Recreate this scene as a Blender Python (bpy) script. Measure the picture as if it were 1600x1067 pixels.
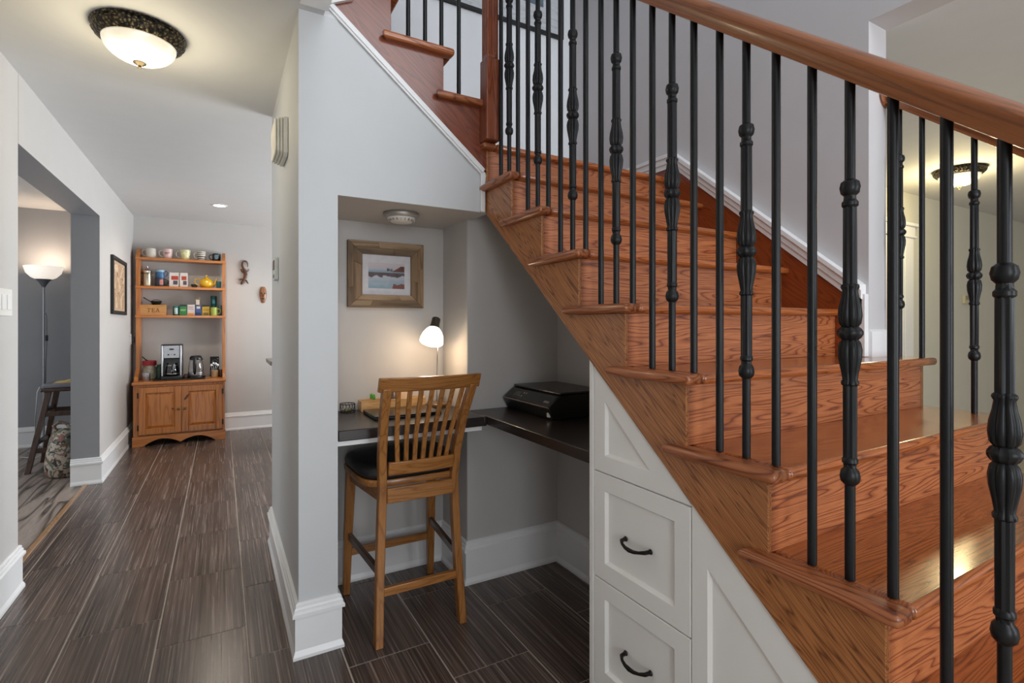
import bpy, bmesh, math, random
from mathutils import Vector, Matrix, noise

random.seed(7)
for o in list(bpy.data.objects):
    bpy.data.objects.remove(o, do_unlink=True)
scene = bpy.context.scene
C = scene.collection
PI = math.pi

# ------------------------------------------------------------------ camera
cam_data = bpy.data.cameras.new('camera')
cam_data.sensor_width = 36.0
cam_data.lens = 18.0
cam_data.shift_y = -0.0166
cam_data.clip_start = 0.02
cam = bpy.data.objects.new('camera', cam_data)
C.objects.link(cam)
cam.location = (0, 0, 1.3)
cam.rotation_euler = (PI / 2, 0, -math.radians(29.573))
scene.camera = cam

# ------------------------------------------------------------------ world and light
scene.view_settings.view_transform = 'Standard'
scene.view_settings.look = 'None'
scene.view_settings.exposure = 0.0
scene.view_settings.gamma = 1.0
scene.view_settings.use_curve_mapping = False
scene.cycles.use_denoising = True
scene.cycles.max_bounces = 8
scene.cycles.diffuse_bounces = 5
scene.cycles.glossy_bounces = 4
scene.cycles.transmission_bounces = 6
scene.cycles.sample_clamp_indirect = 6.0
scene.cycles.caustics_reflective = False
scene.cycles.caustics_refractive = False

world = bpy.data.worlds.new('world')
scene.world = world
world.use_nodes = True
bg = world.node_tree.nodes['Background']
bg.inputs['Color'].default_value = (0.93, 0.96, 1.0, 1)
bg.inputs['Strength'].default_value = 0.38


def area(name, loc, target, sx, sy, power, color=(1, 1, 1)):
    d = bpy.data.lights.new(name, 'AREA')
    d.shape = 'RECTANGLE'
    d.size, d.size_y = sx, sy
    d.energy = power
    d.color = color
    o = bpy.data.objects.new(name, d)
    C.objects.link(o)
    o.location = loc
    v = Vector(target) - Vector(loc)
    o.rotation_euler = v.to_track_quat('-Z', 'Y').to_euler()
    return o


def point(name, loc, power, color, radius=0.04):
    d = bpy.data.lights.new(name, 'POINT')
    d.energy = power
    d.color = color
    d.shadow_soft_size = radius
    o = bpy.data.objects.new(name, d)
    C.objects.link(o)
    o.location = loc
    return o


WARM = (1.0, 0.78, 0.50)
DAY = (0.90, 0.95, 1.0)
area('front_window_daylight', (1.85, -3.0, 1.4), (1.3, 3, 1.0), 1.7, 2.1, 105, DAY)
area('hall_fill_light', (-0.45, -2.6, 1.5), (1.1, 1.0, 0.7), 0.8, 1.6, 36, DAY)  # added fill that brightens the cabinet fronts, not a known window
area('kitchen_window_daylight', (4.2, 5.0, 1.2), (-1, 5.6, 3.6), 2.6, 1.6, 230, DAY)
area('stairwell_window_daylight', (1.3, -1.6, 4.2), (1.4, 3, 3.1), 2.0, 1.5, 42, DAY)
area('side_room_window_daylight', (-4.0, 5.0, 1.4), (0.2, 2.9, 1.3), 1.8, 1.6, 70, DAY)
area('foyer_window_daylight', (6.0, -2.2, 1.5), (5, 2.3, 1.2), 1.6, 2.0, 6, DAY)


# ------------------------------------------------------------------ materials
def new_mat(name):
    m = bpy.data.materials.new(name)
    m.use_nodes = True
    nt = m.node_tree
    b = nt.nodes['Principled BSDF']
    return m, nt, b


def lin(h):
    h = h.lstrip('#')
    out = []
    for i in (0, 2, 4):
        c = int(h[i:i + 2], 16) / 255
        out.append(c / 12.92 if c <= 0.04045 else ((c + 0.055) / 1.055) ** 2.4)
    return tuple(out) + (1,)


def N(nt, kind, **kw):
    n = nt.nodes.new(kind)
    for k, v in kw.items():
        if k in n.inputs:
            n.inputs[k].default_value = v
        else:
            setattr(n, k, v)
    return n


def ramp(nt, stops):
    r = nt.nodes.new('ShaderNodeValToRGB')
    el = r.color_ramp.elements
    el[0].position, el[0].color = stops[0]
    el[1].position, el[1].color = stops[-1]
    for p, c in stops[1:-1]:
        e = el.new(p)
        e.color = c
    return r


MATS = {}


def plain(name, col, rough=0.5, metal=0.0, coat=0.0, var=0.06, bump=0.0, scale=30, spec=0.5):
    """One colour with a faint mottling and an optional fine relief."""
    if name in MATS:
        return MATS[name]
    m, nt, b = new_mat(name)
    col = lin(col) if isinstance(col, str) else tuple(col) + (1,)
    tc = nt.nodes.new('ShaderNodeTexCoord')
    nz = N(nt, 'ShaderNodeTexNoise', Scale=scale, Detail=3.0)
    nt.links.new(tc.outputs['Object'], nz.inputs['Vector'])
    lo = tuple(c * (1 - var) for c in col[:3]) + (1,)
    hi = tuple(min(1, c * (1 + var)) for c in col[:3]) + (1,)
    r = ramp(nt, [(0.3, lo), (0.7, hi)])
    nt.links.new(nz.outputs['Fac'], r.inputs['Fac'])
    nt.links.new(r.outputs['Color'], b.inputs['Base Color'])
    b.inputs['Roughness'].default_value = rough
    b.inputs['Metallic'].default_value = metal
    b.inputs['Coat Weight'].default_value = coat
    b.inputs['Specular IOR Level'].default_value = spec
    if bump:
        bp = N(nt, 'ShaderNodeBump', Strength=bump, Distance=0.002)
        n2 = N(nt, 'ShaderNodeTexNoise', Scale=scale * 8, Detail=2.0)
        nt.links.new(tc.outputs['Object'], n2.inputs['Vector'])
        nt.links.new(n2.outputs['Fac'], bp.inputs['Height'])
        nt.links.new(bp.outputs['Normal'], b.inputs['Normal'])
    MATS[name] = m
    return m


def emit(name, col, strength, base='#ffffff', mottle=None):
    m, nt, b = new_mat(name)
    b.inputs['Base Color'].default_value = lin(base)
    b.inputs['Roughness'].default_value = 0.35
    if mottle:
        tc = nt.nodes.new('ShaderNodeTexCoord')
        nz = N(nt, 'ShaderNodeTexNoise', Scale=7.0, Detail=4.0)
        nt.links.new(tc.outputs['Object'], nz.inputs['Vector'])
        r = ramp(nt, [(0.42, lin(mottle)), (0.58, tuple(col) + (1,))])
        nt.links.new(nz.outputs['Fac'], r.inputs['Fac'])
        nt.links.new(r.outputs['Color'], b.inputs['Emission Color'])
    else:
        b.inputs['Emission Color'].default_value = tuple(col) + (1,)
    b.inputs['Emission Strength'].default_value = strength
    MATS[name] = m
    return m


def wood(name, light, mid, dark, direction=(1, 0, 0), across=13.0, along=1.5, rings=9.0,
         rough=0.32, coat=0.25, line=0.5, pores=0.5, tone=0.1):
    """Flat-sawn timber: contour rings of a noise field stretched along the grain, with fine pores."""
    if name in MATS:
        return MATS[name]
    m, nt, b = new_mat(name)
    L = nt.links.new
    d = Vector(direction).normalized()
    tc = nt.nodes.new('ShaderNodeTexCoord')
    oi = nt.nodes.new('ShaderNodeObjectInfo')
    mul = N(nt, 'ShaderNodeMath', operation='MULTIPLY')
    L(oi.outputs['Random'], mul.inputs[0])
    mul.inputs[1].default_value = 37.0
    add = N(nt, 'ShaderNodeVectorMath', operation='ADD')
    L(tc.outputs['Object'], add.inputs[0])
    L(mul.outputs[0], add.inputs[1])

    def stretch(src, s_across, s_along):
        dot = N(nt, 'ShaderNodeVectorMath', operation='DOT_PRODUCT')
        L(src, dot.inputs[0])
        dot.inputs[1].default_value = d
        k = N(nt, 'ShaderNodeMath', operation='MULTIPLY')
        L(dot.outputs['Value'], k.inputs[0])
        k.inputs[1].default_value = s_along - s_across
        sc = N(nt, 'ShaderNodeVectorMath', operation='SCALE')
        sc.inputs[0].default_value = d
        L(k.outputs[0], sc.inputs['Scale'])
        sb = N(nt, 'ShaderNodeVectorMath', operation='SCALE')
        L(src, sb.inputs[0])
        sb.inputs['Scale'].default_value = s_across
        a2 = N(nt, 'ShaderNodeVectorMath', operation='ADD')
        L(sb.outputs[0], a2.inputs[0])
        L(sc.outputs[0], a2.inputs[1])
        return a2.outputs[0]

    q = stretch(add.outputs[0], across, along)
    n1 = N(nt, 'ShaderNodeTexNoise', Scale=1.0, Detail=1.6, Roughness=0.45)
    L(q, n1.inputs['Vector'])
    k = N(nt, 'ShaderNodeMath', operation='MULTIPLY')
    L(n1.outputs['Fac'], k.inputs[0])
    k.inputs[1].default_value = rings * 2.2
    fr = N(nt, 'ShaderNodeMath', operation='FRACT')
    L(k.outputs[0], fr.inputs[0])
    r = ramp(nt, [(0.0, lin(mid)), (0.30, lin(light)), (0.66, lin(light)), (0.80, lin(mid)), (0.90, lin(dark)), (1.0, lin(mid))])
    L(fr.outputs[0], r.inputs['Fac'])
    n2 = N(nt, 'ShaderNodeTexNoise', Scale=1.0, Detail=3.0, Roughness=0.6)
    L(stretch(add.outputs[0], across * 22, across * 0.9), n2.inputs['Vector'])
    r2 = ramp(nt, [(0.36, (0.52, 0.45, 0.42, 1)), (0.56, (1, 1, 1, 1))])
    L(n2.outputs['Fac'], r2.inputs['Fac'])
    mixp = N(nt, 'ShaderNodeMix', data_type='RGBA', blend_type='MULTIPLY')
    mixp.inputs[0].default_value = pores
    L(r.outputs['Color'], mixp.inputs[6])
    L(r2.outputs['Color'], mixp.inputs[7])
    mixl = N(nt, 'ShaderNodeMix', data_type='RGBA')
    mixl.inputs[0].default_value = line
    mixl.inputs[6].default_value = lin(mid)
    L(mixp.outputs[2], mixl.inputs[7])
    # every board has its own tone
    hs = N(nt, 'ShaderNodeHueSaturation')
    mr = N(nt, 'ShaderNodeMapRange')
    L(oi.outputs['Random'], mr.inputs['Value'])
    mr.inputs['To Min'].default_value = 1 - tone
    mr.inputs['To Max'].default_value = 1 + tone
    L(mr.outputs['Result'], hs.inputs['Value'])
    L(mixl.outputs[2], hs.inputs['Color'])
    L(hs.outputs['Color'], b.inputs['Base Color'])
    b.inputs['Roughness'].default_value = rough
    b.inputs['Coat Weight'].default_value = coat
    b.inputs['Coat Roughness'].default_value = 0.12
    bp = N(nt, 'ShaderNodeBump', Strength=0.12, Distance=0.001)
    L(n2.outputs['Fac'], bp.inputs['Height'])
    L(bp.outputs['Normal'], b.inputs['Normal'])
    MATS[name] = m
    return m


WALL = plain('wall_paint_light_grey', '#c0bdba', 0.55, var=0.012, bump=0.04, scale=6)
WALLC = plain('wall_paint_pillar_grey', '#c6c8c9', 0.45, var=0.012, bump=0.04, scale=6)
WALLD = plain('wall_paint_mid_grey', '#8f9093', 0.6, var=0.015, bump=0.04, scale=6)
WALLS = plain('wall_paint_stair_grey', '#c4c1c2', 0.6, var=0.012, bump=0.04, scale=6)
WALLW = plain('wall_paint_white', '#dfe2e5', 0.55, var=0.012, bump=0.03, scale=6)
CEIL = plain('ceiling_paint', '#d6d6d6', 0.75, var=0.012, bump=0.03, scale=8)
TRIMM = plain('trim_white_gloss', '#e9e9e9', 0.3, var=0.01, scale=10)
CABM = plain('cabinet_white_satin', '#efeeeb', 0.35, var=0.012, scale=10)
SLOPE = (0, 0.237, 0.195)
OAK = dict(light='#b06c42', mid='#995531', dark='#5c2d1d')
OAKX = wood('stained_oak_across', direction=(1, 0, 0), **OAK, across=15, along=1.2, rings=10, line=0.9)
OAKT = wood('stained_oak_tread', light='#a85f30', mid='#924e25', dark='#643319', direction=(1, 0, 0), across=17, along=1.1, rings=9, line=0.9, rough=0.22, coat=0.5)
OAKY = wood('stained_oak_lengthwise', **OAK, direction=(0, 1, 0), across=14, along=1.6, rings=7, line=0.9)
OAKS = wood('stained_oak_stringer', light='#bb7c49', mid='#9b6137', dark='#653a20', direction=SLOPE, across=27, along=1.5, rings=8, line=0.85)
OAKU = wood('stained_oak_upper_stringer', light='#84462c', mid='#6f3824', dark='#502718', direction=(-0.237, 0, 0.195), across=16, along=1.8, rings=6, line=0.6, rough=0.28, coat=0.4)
OAKR = wood('stained_oak_rail', light='#9c5b29', mid='#84491d', dark='#613415', direction=SLOPE, across=44, along=1.2, rings=3, line=0.6, rough=0.28, coat=0.5)
OAKZ = wood('stained_oak_post', light='#94502f', mid='#7d3f25', dark='#562a18', direction=(0, 0, 1), across=22, along=1.5, rings=6, line=0.7)
CHW = dict(light='#ae7740', mid='#94602f', dark='#714720')
CHX = wood('chair_wood_across', **CHW, direction=(1, 0, 0), across=24, along=2.5, rings=3, line=0.6)
CHZ = wood('chair_wood_upright', **CHW, direction=(0, 0, 1), across=24, along=2.5, rings=3, line=0.6)
CHY = wood('chair_wood_deep', **CHW, direction=(0, 1, 0), across=24, along=2.5, rings=3, line=0.6)
PINE = dict(light='#cb833f', mid='#b76d2e', dark='#89501f')
PIX = wood('pine_across', **PINE, direction=(1, 0, 0), across=12, along=1, rings=3, line=0.6)
PIZ = wood('pine_upright', **PINE, direction=(0, 0, 1), across=12, along=1, rings=3, line=0.6)
STOOLW = wood('dark_stool_wood', light='#50392b', mid='#3f2a20', dark='#251812', direction=(0, 0, 1), across=24, along=2.5, rings=3, line=0.6)
BAMBOO = wood('bamboo', light='#d8b07c', mid='#c79b63', dark='#a87c4a', direction=(1, 0, 0), across=40, along=3, rings=3, line=0.5)
IRON = plain('black_iron', '#17181a', 0.38, 0.35, var=0.1, scale=40)
BLACKP = plain('black_plastic', '#0c0c0d', 0.3, var=0.05)
BLACKM = plain('black_matte', '#131314', 0.6, var=0.08)
DESKM = wood('desk_espresso', light='#261d1a', mid='#1b1513', dark='#120e0d', direction=(1, 0, 0), across=20, along=2, rings=3, line=0.6, rough=0.38, coat=0.3)
LEATH = plain('black_leather', '#232222', 0.36, var=0.1, bump=0.25, scale=25)
STEEL = plain('brushed_steel', '#b8bbc0', 0.28, 0.9, var=0.04)
CHROME = plain('chrome', '#d5d6d8', 0.12, 1.0, var=0.01)
SILVERP = plain('silver_plastic', '#a5a29e', 0.35, 0.5, var=0.03)
WHITEP = plain('white_plastic', '#e2e0da', 0.4, var=0.01)
BRASS = plain('aged_brass', '#7b6538', 0.35, 0.85, var=0.15)


def tile_mat():
    m, nt, b = new_mat('porcelain_tile_dark_linear')
    L = nt.links.new
    tc = nt.nodes.new('ShaderNodeTexCoord')
    oi = nt.nodes.new('ShaderNodeObjectInfo')
    mul = N(nt, 'ShaderNodeMath', operation='MULTIPLY')
    L(oi.outputs['Random'], mul.inputs[0]); mul.inputs[1].default_value = 23.0
    add = N(nt, 'ShaderNodeVectorMath', operation='ADD')
    L(tc.outputs['Object'], add.inputs[0]); L(mul.outputs[0], add.inputs[1])
    mp = N(nt, 'ShaderNodeMapping'); mp.inputs['Scale'].default_value = (125, 1.3, 1)
    L(add.outputs[0], mp.inputs['Vector'])
    n1 = N(nt, 'ShaderNodeTexNoise', Scale=1.0, Detail=3.0, Roughness=0.6, Distortion=0.4)
    L(mp.outputs[0], n1.inputs['Vector'])
    mp2 = N(nt, 'ShaderNodeMapping'); mp2.inputs['Scale'].default_value = (9, 1.1, 1)
    L(add.outputs[0], mp2.inputs['Vector'])
    n2 = N(nt, 'ShaderNodeTexNoise', Scale=1.0, Detail=2.0)
    L(mp2.outputs[0], n2.inputs['Vector'])
    r = ramp(nt, [(0.30, lin('#382e29')), (0.46, lin('#50433c')), (0.58, lin('#6b5c54')), (0.74, lin('#93847a'))])
    L(n1.outputs['Fac'], r.inputs['Fac'])
    r2 = ramp(nt, [(0.3, (0.72, 0.72, 0.72, 1)), (0.7, (1.15, 1.1, 1.08, 1))])
    L(n2.outputs['Fac'], r2.inputs['Fac'])
    mx = N(nt, 'ShaderNodeMix', data_type='RGBA', blend_type='MULTIPLY')
    mx.inputs[0].default_value = 1.0
    L(r.outputs['Color'], mx.inputs[6]); L(r2.outputs['Color'], mx.inputs[7])
    L(mx.outputs[2], b.inputs['Base Color'])
    rr = N(nt, 'ShaderNodeMapRange')
    rr.inputs['To Min'].default_value = 0.2; rr.inputs['To Max'].default_value = 0.32
    L(n1.outputs['Fac'], rr.inputs['Value']); L(rr.outputs['Result'], b.inputs['Roughness'])
    bp = N(nt, 'ShaderNodeBump', Strength=0.12, Distance=0.0015)
    L(n1.outputs['Fac'], bp.inputs['Height']); L(bp.outputs['Normal'], b.inputs['Normal'])
    return m


TILE = tile_mat()
GROUT = plain('grout_taupe_sheen', '#b3a699', 0.6, var=0.1, scale=60)  # taupe lightened so the colour carries the light reflected along the joints
PLANK = wood('weathered_grey_laminate', light='#a0948b', mid='#75695f', dark='#34312f', direction=(0, 1, 0), across=11, along=0.9, rings=2, line=0.95, rough=0.4, coat=0.1)
RECL = wood('reclaimed_wood', light='#9b8467', mid='#836b50', dark='#5c4a38', direction=(1, 0, 0), across=22, along=2, rings=2, line=0.7, rough=0.6, coat=0.0, tone=0.4)
RECLZ = wood('reclaimed_wood_upright', light='#94785a', mid='#7b6247', dark='#574532', direction=(0, 0, 1), across=22, along=2, rings=2, line=0.7, rough=0.6, coat=0.0, tone=0.35)


def glass(name, tint=(1, 1, 1), rough=0.02):
    m, nt, b = new_mat(name)
    b.inputs['Base Color'].default_value = tuple(tint) + (1,)
    b.inputs['Roughness'].default_value = rough
    b.inputs['Transmission Weight'].default_value = 1.0
    b.inputs['IOR'].default_value = 1.45
    MATS[name] = m
    return m


GLASS = glass('clear_glass')
PANE = glass('picture_glass')


def ornate_metal():
    m, nt, b = new_mat('antique_bronze_scrollwork')
    L = nt.links.new
    tc = nt.nodes.new('ShaderNodeTexCoord')
    v = N(nt, 'ShaderNodeTexVoronoi', Scale=80.0)
    L(tc.outputs['Object'], v.inputs['Vector'])
    r = ramp(nt, [(0.1, lin('#8a7a55')), (0.4, lin('#3f372b')), (0.7, lin('#17130f'))])
    L(v.outputs['Distance'], r.inputs['Fac'])
    L(r.outputs['Color'], b.inputs['Base Color'])
    b.inputs['Metallic'].default_value = 0.6
    b.inputs['Roughness'].default_value = 0.42
    bp = N(nt, 'ShaderNodeBump', Strength=0.9, Distance=0.006, invert=True)
    L(v.outputs['Distance'], bp.inputs['Height']); L(bp.outputs['Normal'], b.inputs['Normal'])
    return m


BRONZE = ornate_metal()


def paint_attr(name, rough=0.5):
    m, nt, b = new_mat(name)
    a = nt.nodes.new('ShaderNodeVertexColor')
    a.layer_name = 'print'
    nt.links.new(a.outputs['Color'], b.inputs['Base Color'])
    b.inputs['Roughness'].default_value = rough
    return m


PRINT = paint_attr('paper_print')


def floral():
    m, nt, b = new_mat('floral_cloth')
    L = nt.links.new
    tc = nt.nodes.new('ShaderNodeTexCoord')
    v = N(nt, 'ShaderNodeTexVoronoi', Scale=11.0)
    nz = N(nt, 'ShaderNodeTexNoise', Scale=9.0, Detail=3.0)
    ad = N(nt, 'ShaderNodeVectorMath', operation='ADD')
    L(tc.outputs['Object'], nz.inputs['Vector']); L(tc.outputs['Object'], ad.inputs[0]); L(nz.outputs['Color'], ad.inputs[1])
    L(ad.outputs[0], v.inputs['Vector'])
    sep = nt.nodes.new('ShaderNodeSeparateColor')
    L(v.outputs['Color'], sep.inputs[0])
    r = ramp(nt, [(0.0, lin('#b3a595')), (0.2, lin('#8a5f58')), (0.35, lin('#5d6654')), (0.5, lin('#2c2b2e')), (0.66, lin('#a99e90')), (0.8, lin('#66543f'))])
    r.color_ramp.interpolation = 'CONSTANT'
    L(sep.outputs[0], r.inputs['Fac']); L(r.outputs['Color'], b.inputs['Base Color'])
    b.inputs['Roughness'].default_value = 0.6
    return m


FLORAL = floral()


# ------------------------------------------------------------------ mesh builder
def wloc(o):
    v = Vector((0, 0, 0))
    while o is not None:
        v += o.location
        o = o.parent
    return v


class MB:
    def __init__(self):
        self.v, self.f = [], []

    def add(self, vs, fs, M=None):
        n = len(self.v)
        for p in vs:
            p = Vector(p)
            self.v.append(M @ p if M else p)
        self.f += [[i + n for i in f] for f in fs]
        return self

    def box(self, x0, x1, y0, y1, z0, z1, M=None):
        vs = [(x, y, z) for z in (z0, z1) for y in (y0, y1) for x in (x0, x1)]
        fs = [(0, 2, 3, 1), (4, 5, 7, 6), (0, 1, 5, 4), (2, 6, 7, 3), (0, 4, 6, 2), (1, 3, 7, 5)]
        return self.add(vs, fs, M)

    def prism(self, axis, pts, a, b, M=None):
        """Extrude a 2D outline: axis x -> (y,z), y -> (x,z), z -> (x,y)."""
        def mk(p, t):
            return {'x': (t, p[0], p[1]), 'y': (p[0], t, p[1]), 'z': (p[0], p[1], t)}[axis]
        n = len(pts)
        vs = [mk(p, a) for p in pts] + [mk(p, b) for p in pts]
        fs = [list(range(n))[::-1], list(range(n, 2 * n))]
        fs += [(i, (i + 1) % n, n + (i + 1) % n, n + i) for i in range(n)]
        return self.add(vs, fs, M)

    def lathe(self, prof, c=(0, 0, 0), seg=24, M=None, wob=None, cap=True):
        vs, fs = [], []
        k = len(prof)
        for i in range(seg):
            a = 2 * PI * i / seg
            for j, (r, z) in enumerate(prof):
                rr = r * (wob(j, a) if wob else 1.0)
                vs.append((rr * math.cos(a), rr * math.sin(a), z))
        for i in range(seg):
            i2 = (i + 1) % seg
            for j in range(k - 1):
                fs.append((i * k + j, i2 * k + j, i2 * k + j + 1, i * k + j + 1))
        if cap:
            fs.append([i * k for i in range(seg)][::-1])
            fs.append([i * k + k - 1 for i in range(seg)])
        T = Matrix.Translation(Vector(c))
        return self.add(vs, fs, T @ M if M else T)

    def tube(self, pts, r, seg=10, closed=False, M=None):
        pts = [Vector(p) for p in pts]
        n = len(pts)
        rs = r if isinstance(r, (list, tuple)) else [r] * n
        vs, fs = [], []
        prev = None
        for i, p in enumerate(pts):
            if closed:
                t = pts[(i + 1) % n] - pts[i - 1]
            else:
                t = pts[min(i + 1, n - 1)] - pts[max(i - 1, 0)]
            t.normalize()
            if prev is None:
                u = t.orthogonal().normalized()
            else:
                u = (prev - t * prev.dot(t)).normalized()
            prev = u
            w = t.cross(u)
            for k in range(seg):
                a = 2 * PI * k / seg
                vs.append(p + (u * math.cos(a) + w * math.sin(a)) * rs[i])
        m = n if closed else n - 1
        for i in range(m):
            i2 = (i + 1) % n
            for k in range(seg):
                k2 = (k + 1) % seg
                fs.append((i * seg + k, i * seg + k2, i2 * seg + k2, i2 * seg + k))
        if not closed:
            fs.append(list(range(seg))[::-1])
            fs.append([(n - 1) * seg + k for k in range(seg)])
        return self.add(vs, fs, M)

    def loft(self, secs):
        """Join equal-length closed sections."""
        n = len(secs[0])
        vs = [p for s in secs for p in s]
        fs = [list(range(n))[::-1], [(len(secs) - 1) * n + i for i in range(n)]]
        for a in range(len(secs) - 1):
            for i in range(n):
                j = (i + 1) % n
                fs.append((a * n + i, a * n + j, (a + 1) * n + j, (a + 1) * n + i))
        return self.add(vs, fs)

    def build(self, name, mat, parent=None, bevel=0.0, seg=2, smooth=True, angle=35):
        off = wloc(parent) if parent else Vector((0, 0, 0))
        me = bpy.data.meshes.new(name)
        me.from_pydata([tuple(p - off) for p in self.v], [], self.f)
        bm = bmesh.new()
        bm.from_mesh(me)
        bmesh.ops.recalc_face_normals(bm, faces=bm.faces)
        bm.to_mesh(me)
        bm.free()
        if smooth:
            for p in me.polygons:
                p.use_smooth = True
            me.set_sharp_from_angle(angle=math.radians(angle))
        me.materials.append(mat)
        o = bpy.data.objects.new(name, me)
        C.objects.link(o)
        if parent:
            o.parent = parent
        if bevel:
            md = o.modifiers.new('bevel', 'BEVEL')
            md.width = bevel
            md.segments = seg
            md.limit_method = 'ANGLE'
            md.angle_limit = math.radians(40)
        return o


def tag(o, label=None, cat=None, group=None, kind=None):
    if label: o['label'] = label
    if cat: o['category'] = cat
    if group: o['group'] = group
    if kind: o['kind'] = kind
    return o


def thing(name, label, cat, loc, group=None):
    o = bpy.data.objects.new(name, None)
    C.objects.link(o)
    o.location = loc
    o.empty_display_size = 0.05
    return tag(o, label, cat, group)


def struct(name, mb, mat, label, parent=None, bevel=0.0):
    o = mb.build(name, mat, parent, bevel, smooth=False)
    if parent is None:
        tag(o, label, name.split('_')[0].split('.')[0], kind='structure')
    return o


def bx(*a):
    return MB().box(*a)


# ------------------------------------------------------------------ room shell
CZ = 2.535
HB = 7.18            # back wall
# floors
floor = struct('floor', bx(-0.97, 8.5, -4.5, HB + 0.1, -0.12, -0.0018), GROUT,
               'dark brown linear porcelain tile floor with taupe grout lightened for reflected light')
tile_cache = {}
TW, TL, G = 0.3245, 0.6185, 0.0055
for c in range(-4, 6):
    x0 = 0.0936 + TW * c
    y_off = 2.239 - 0.248 * c
    for r_ in range(-6, 11):
        y0 = y_off + TL * r_
        y1 = min(y0 + TL, HB)
        ya = max(y0, 0.75)
        xa, xb = max(x0, -0.945), x0 + TW
        if y1 - ya < 0.05 or xb - xa < 0.03:
            continue
        if c >= 1 and ya > 2.9 and ya < 3.2 and False:
            continue
        if c >= 3 and (ya > 2.5 and ya < 3.4):
            continue
        w, l = round(xb - xa - G, 4), round(y1 - ya - 0.0035, 4)
        key = (w, l)
        if key not in tile_cache:
            t = bx(0, w, 0, l, -0.010, 0.0).build('tile', TILE, floor, bevel=0.0015, seg=1, smooth=False)
            tile_cache[key] = t.data
        else:
            t = bpy.data.objects.new('tile', tile_cache[key])
            C.objects.link(t)
            t.parent = floor
            md = t.modifiers.new('bevel', 'BEVEL'); md.width = 0.0015; md.segments = 1
        t.location = (xa + G / 2, ya + 0.00175, 0.0)
bx(-0.975, -0.945, 3.38, 5.35, -0.012, 0.004).build('threshold_strip', wood('threshold_wood', light='#b08a66', mid='#94704f', dark='#6a4c34', direction=(0, 1, 0)), floor, 0.003)

sfloor = struct('floor_side_room', bx(-4.2, -0.975, 1.5, 7.4, -0.12, -0.006), BLACKM,
                'weathered grey laminate plank floor of the side room')
pk = {}
for c in range(11):
    x1 = -0.977 - 0.128 * c
    y = 3.0 - random.uniform(0.1, 1.0)
    while y < 7.25:
        ya, yb = max(y, 2.4), min(y + 1.15, 7.25)
        y += 1.15
        if yb - ya < 0.05:
            continue
        p = bx(0, 0.1265, 0, yb - ya - 0.0015, -0.009, 0).build('plank', PLANK, sfloor, smooth=False)
        p.location = (x1 - 0.128, ya, 0)

# ceilings
mb = MB()
mb.prism('z', [(-0.87, -4.5), (0.355, -4.5), (0.355, 2.094), (0.355, 2.152), (0.41, 2.152), (0.41, 3.38), (4.6, 3.38), (4.6, 7.3), (-0.87, 7.3)], CZ, CZ + 0.12)
struct('ceiling', mb, CEIL, 'flat pale grey hall ceiling')
struct('ceiling_foyer', MB().prism('z', [(2.391, -4.5), (8.4, -4.5), (8.4, 2.31), (2.391, 2.31)], 2.515, 2.64), CEIL,
       'flat grey foyer ceiling beyond the stairs')
struct('ceiling_side_room', bx(-4.2, -0.87, 1.5, 7.4, CZ, CZ + 0.12), CEIL, 'white ceiling of the side room')
struct('ceiling_stairwell', bx(-0.3, 2.5, -2.6, 3.3, 5.05, 5.15), CEIL, 'high white ceiling over the stairwell')
struct('ceiling_niche', bx(0.41, 1.10, 2.165, 2.70, 1.827, 1.90), WALL, 'low plaster soffit over the desk niche')
struct('ceiling_under_stairs', MB().prism('x', [(2.345, 1.99), (1.36, 1.18), (1.36, 1.215), (2.345, 2.03)], 1.104, 1.62), WALL,
       'sloping plaster soffit under the stairs')

# walls
struct('wall_left', bx(-1.055, -0.87, -4.5, 3.387, 0, CZ), WALL, 'light grey hall wall with the light switch')
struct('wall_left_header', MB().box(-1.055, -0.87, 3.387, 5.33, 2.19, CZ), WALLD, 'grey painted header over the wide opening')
struct('wall_left_header_face', bx(-0.87, -0.868, 3.387, 5.33, 2.19, CZ), WALL, 'light grey hall face over the wide opening')
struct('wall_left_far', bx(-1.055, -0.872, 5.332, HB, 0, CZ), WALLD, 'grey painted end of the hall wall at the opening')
struct('wall_left_far_face', bx(-0.873, -0.87, 5.331, HB, 0, CZ), WALL, 'light grey hall wall with the framed map')
struct('wall_back', bx(-0.87, 4.6, HB, HB + 0.15, 0, CZ), WALL, 'pale grey back wall behind the pine hutch')
struct('wall_column', bx(0.262, 0.41, 2.152, 3.36, 0, CZ), WALLC, 'light grey pillar wall between hall and desk niche')
struct('wall_niche_back', bx(0.41, 1.10, 2.668, 2.80, 0, 1.9), WALL, 'pale wall behind the desk with framed beach picture')
struct('wall_niche_stub', bx(1.073, 1.10, 2.349, 2.668, 0, 1.83), WALL, 'narrow wall return beside the desk lamp')
struct('wall_niche_right_back', bx(1.0745, 1.64, 2.346, 2.45, 0, 2.0), WALL, 'grey wall behind the printer')
struct('wall_niche_right', MB().prism('x', [(2.346, 0), (2.346, 1.99), (1.36, 1.18), (1.36, 0)], 1.62, 1.72), WALL, 'grey wall under the stairs beside the printer')
struct('wall_under_landing', MB().prism('y', [(0.41, 1.825), (1.073, 1.825), (1.073, 2.026), (0.41, 2.576)], 2.155, 2.169), WALLC, 'white wall panel under the upper stairs')
struct('wall_stair_right', MB().prism('x', [(1.078, 0), (3.1, 0), (3.1, 5.1), (-2.6, 5.1), (-2.6, 2.515), (1.078, 2.515)], 2.254, 2.39), WALLS, 'lavender grey stair wall ending at the foyer opening')
struct('wall_landing', bx(0.42, 2.254, 3.1, 3.25, 1.95, 5.1), WALLW, 'bright white wall behind the stair landing')
struct('wall_stairwell_left', bx(-0.3, -0.15, -2.6, 3.25, CZ + 0.12, 5.1), WALLW, 'upper stairwell wall')
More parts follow.
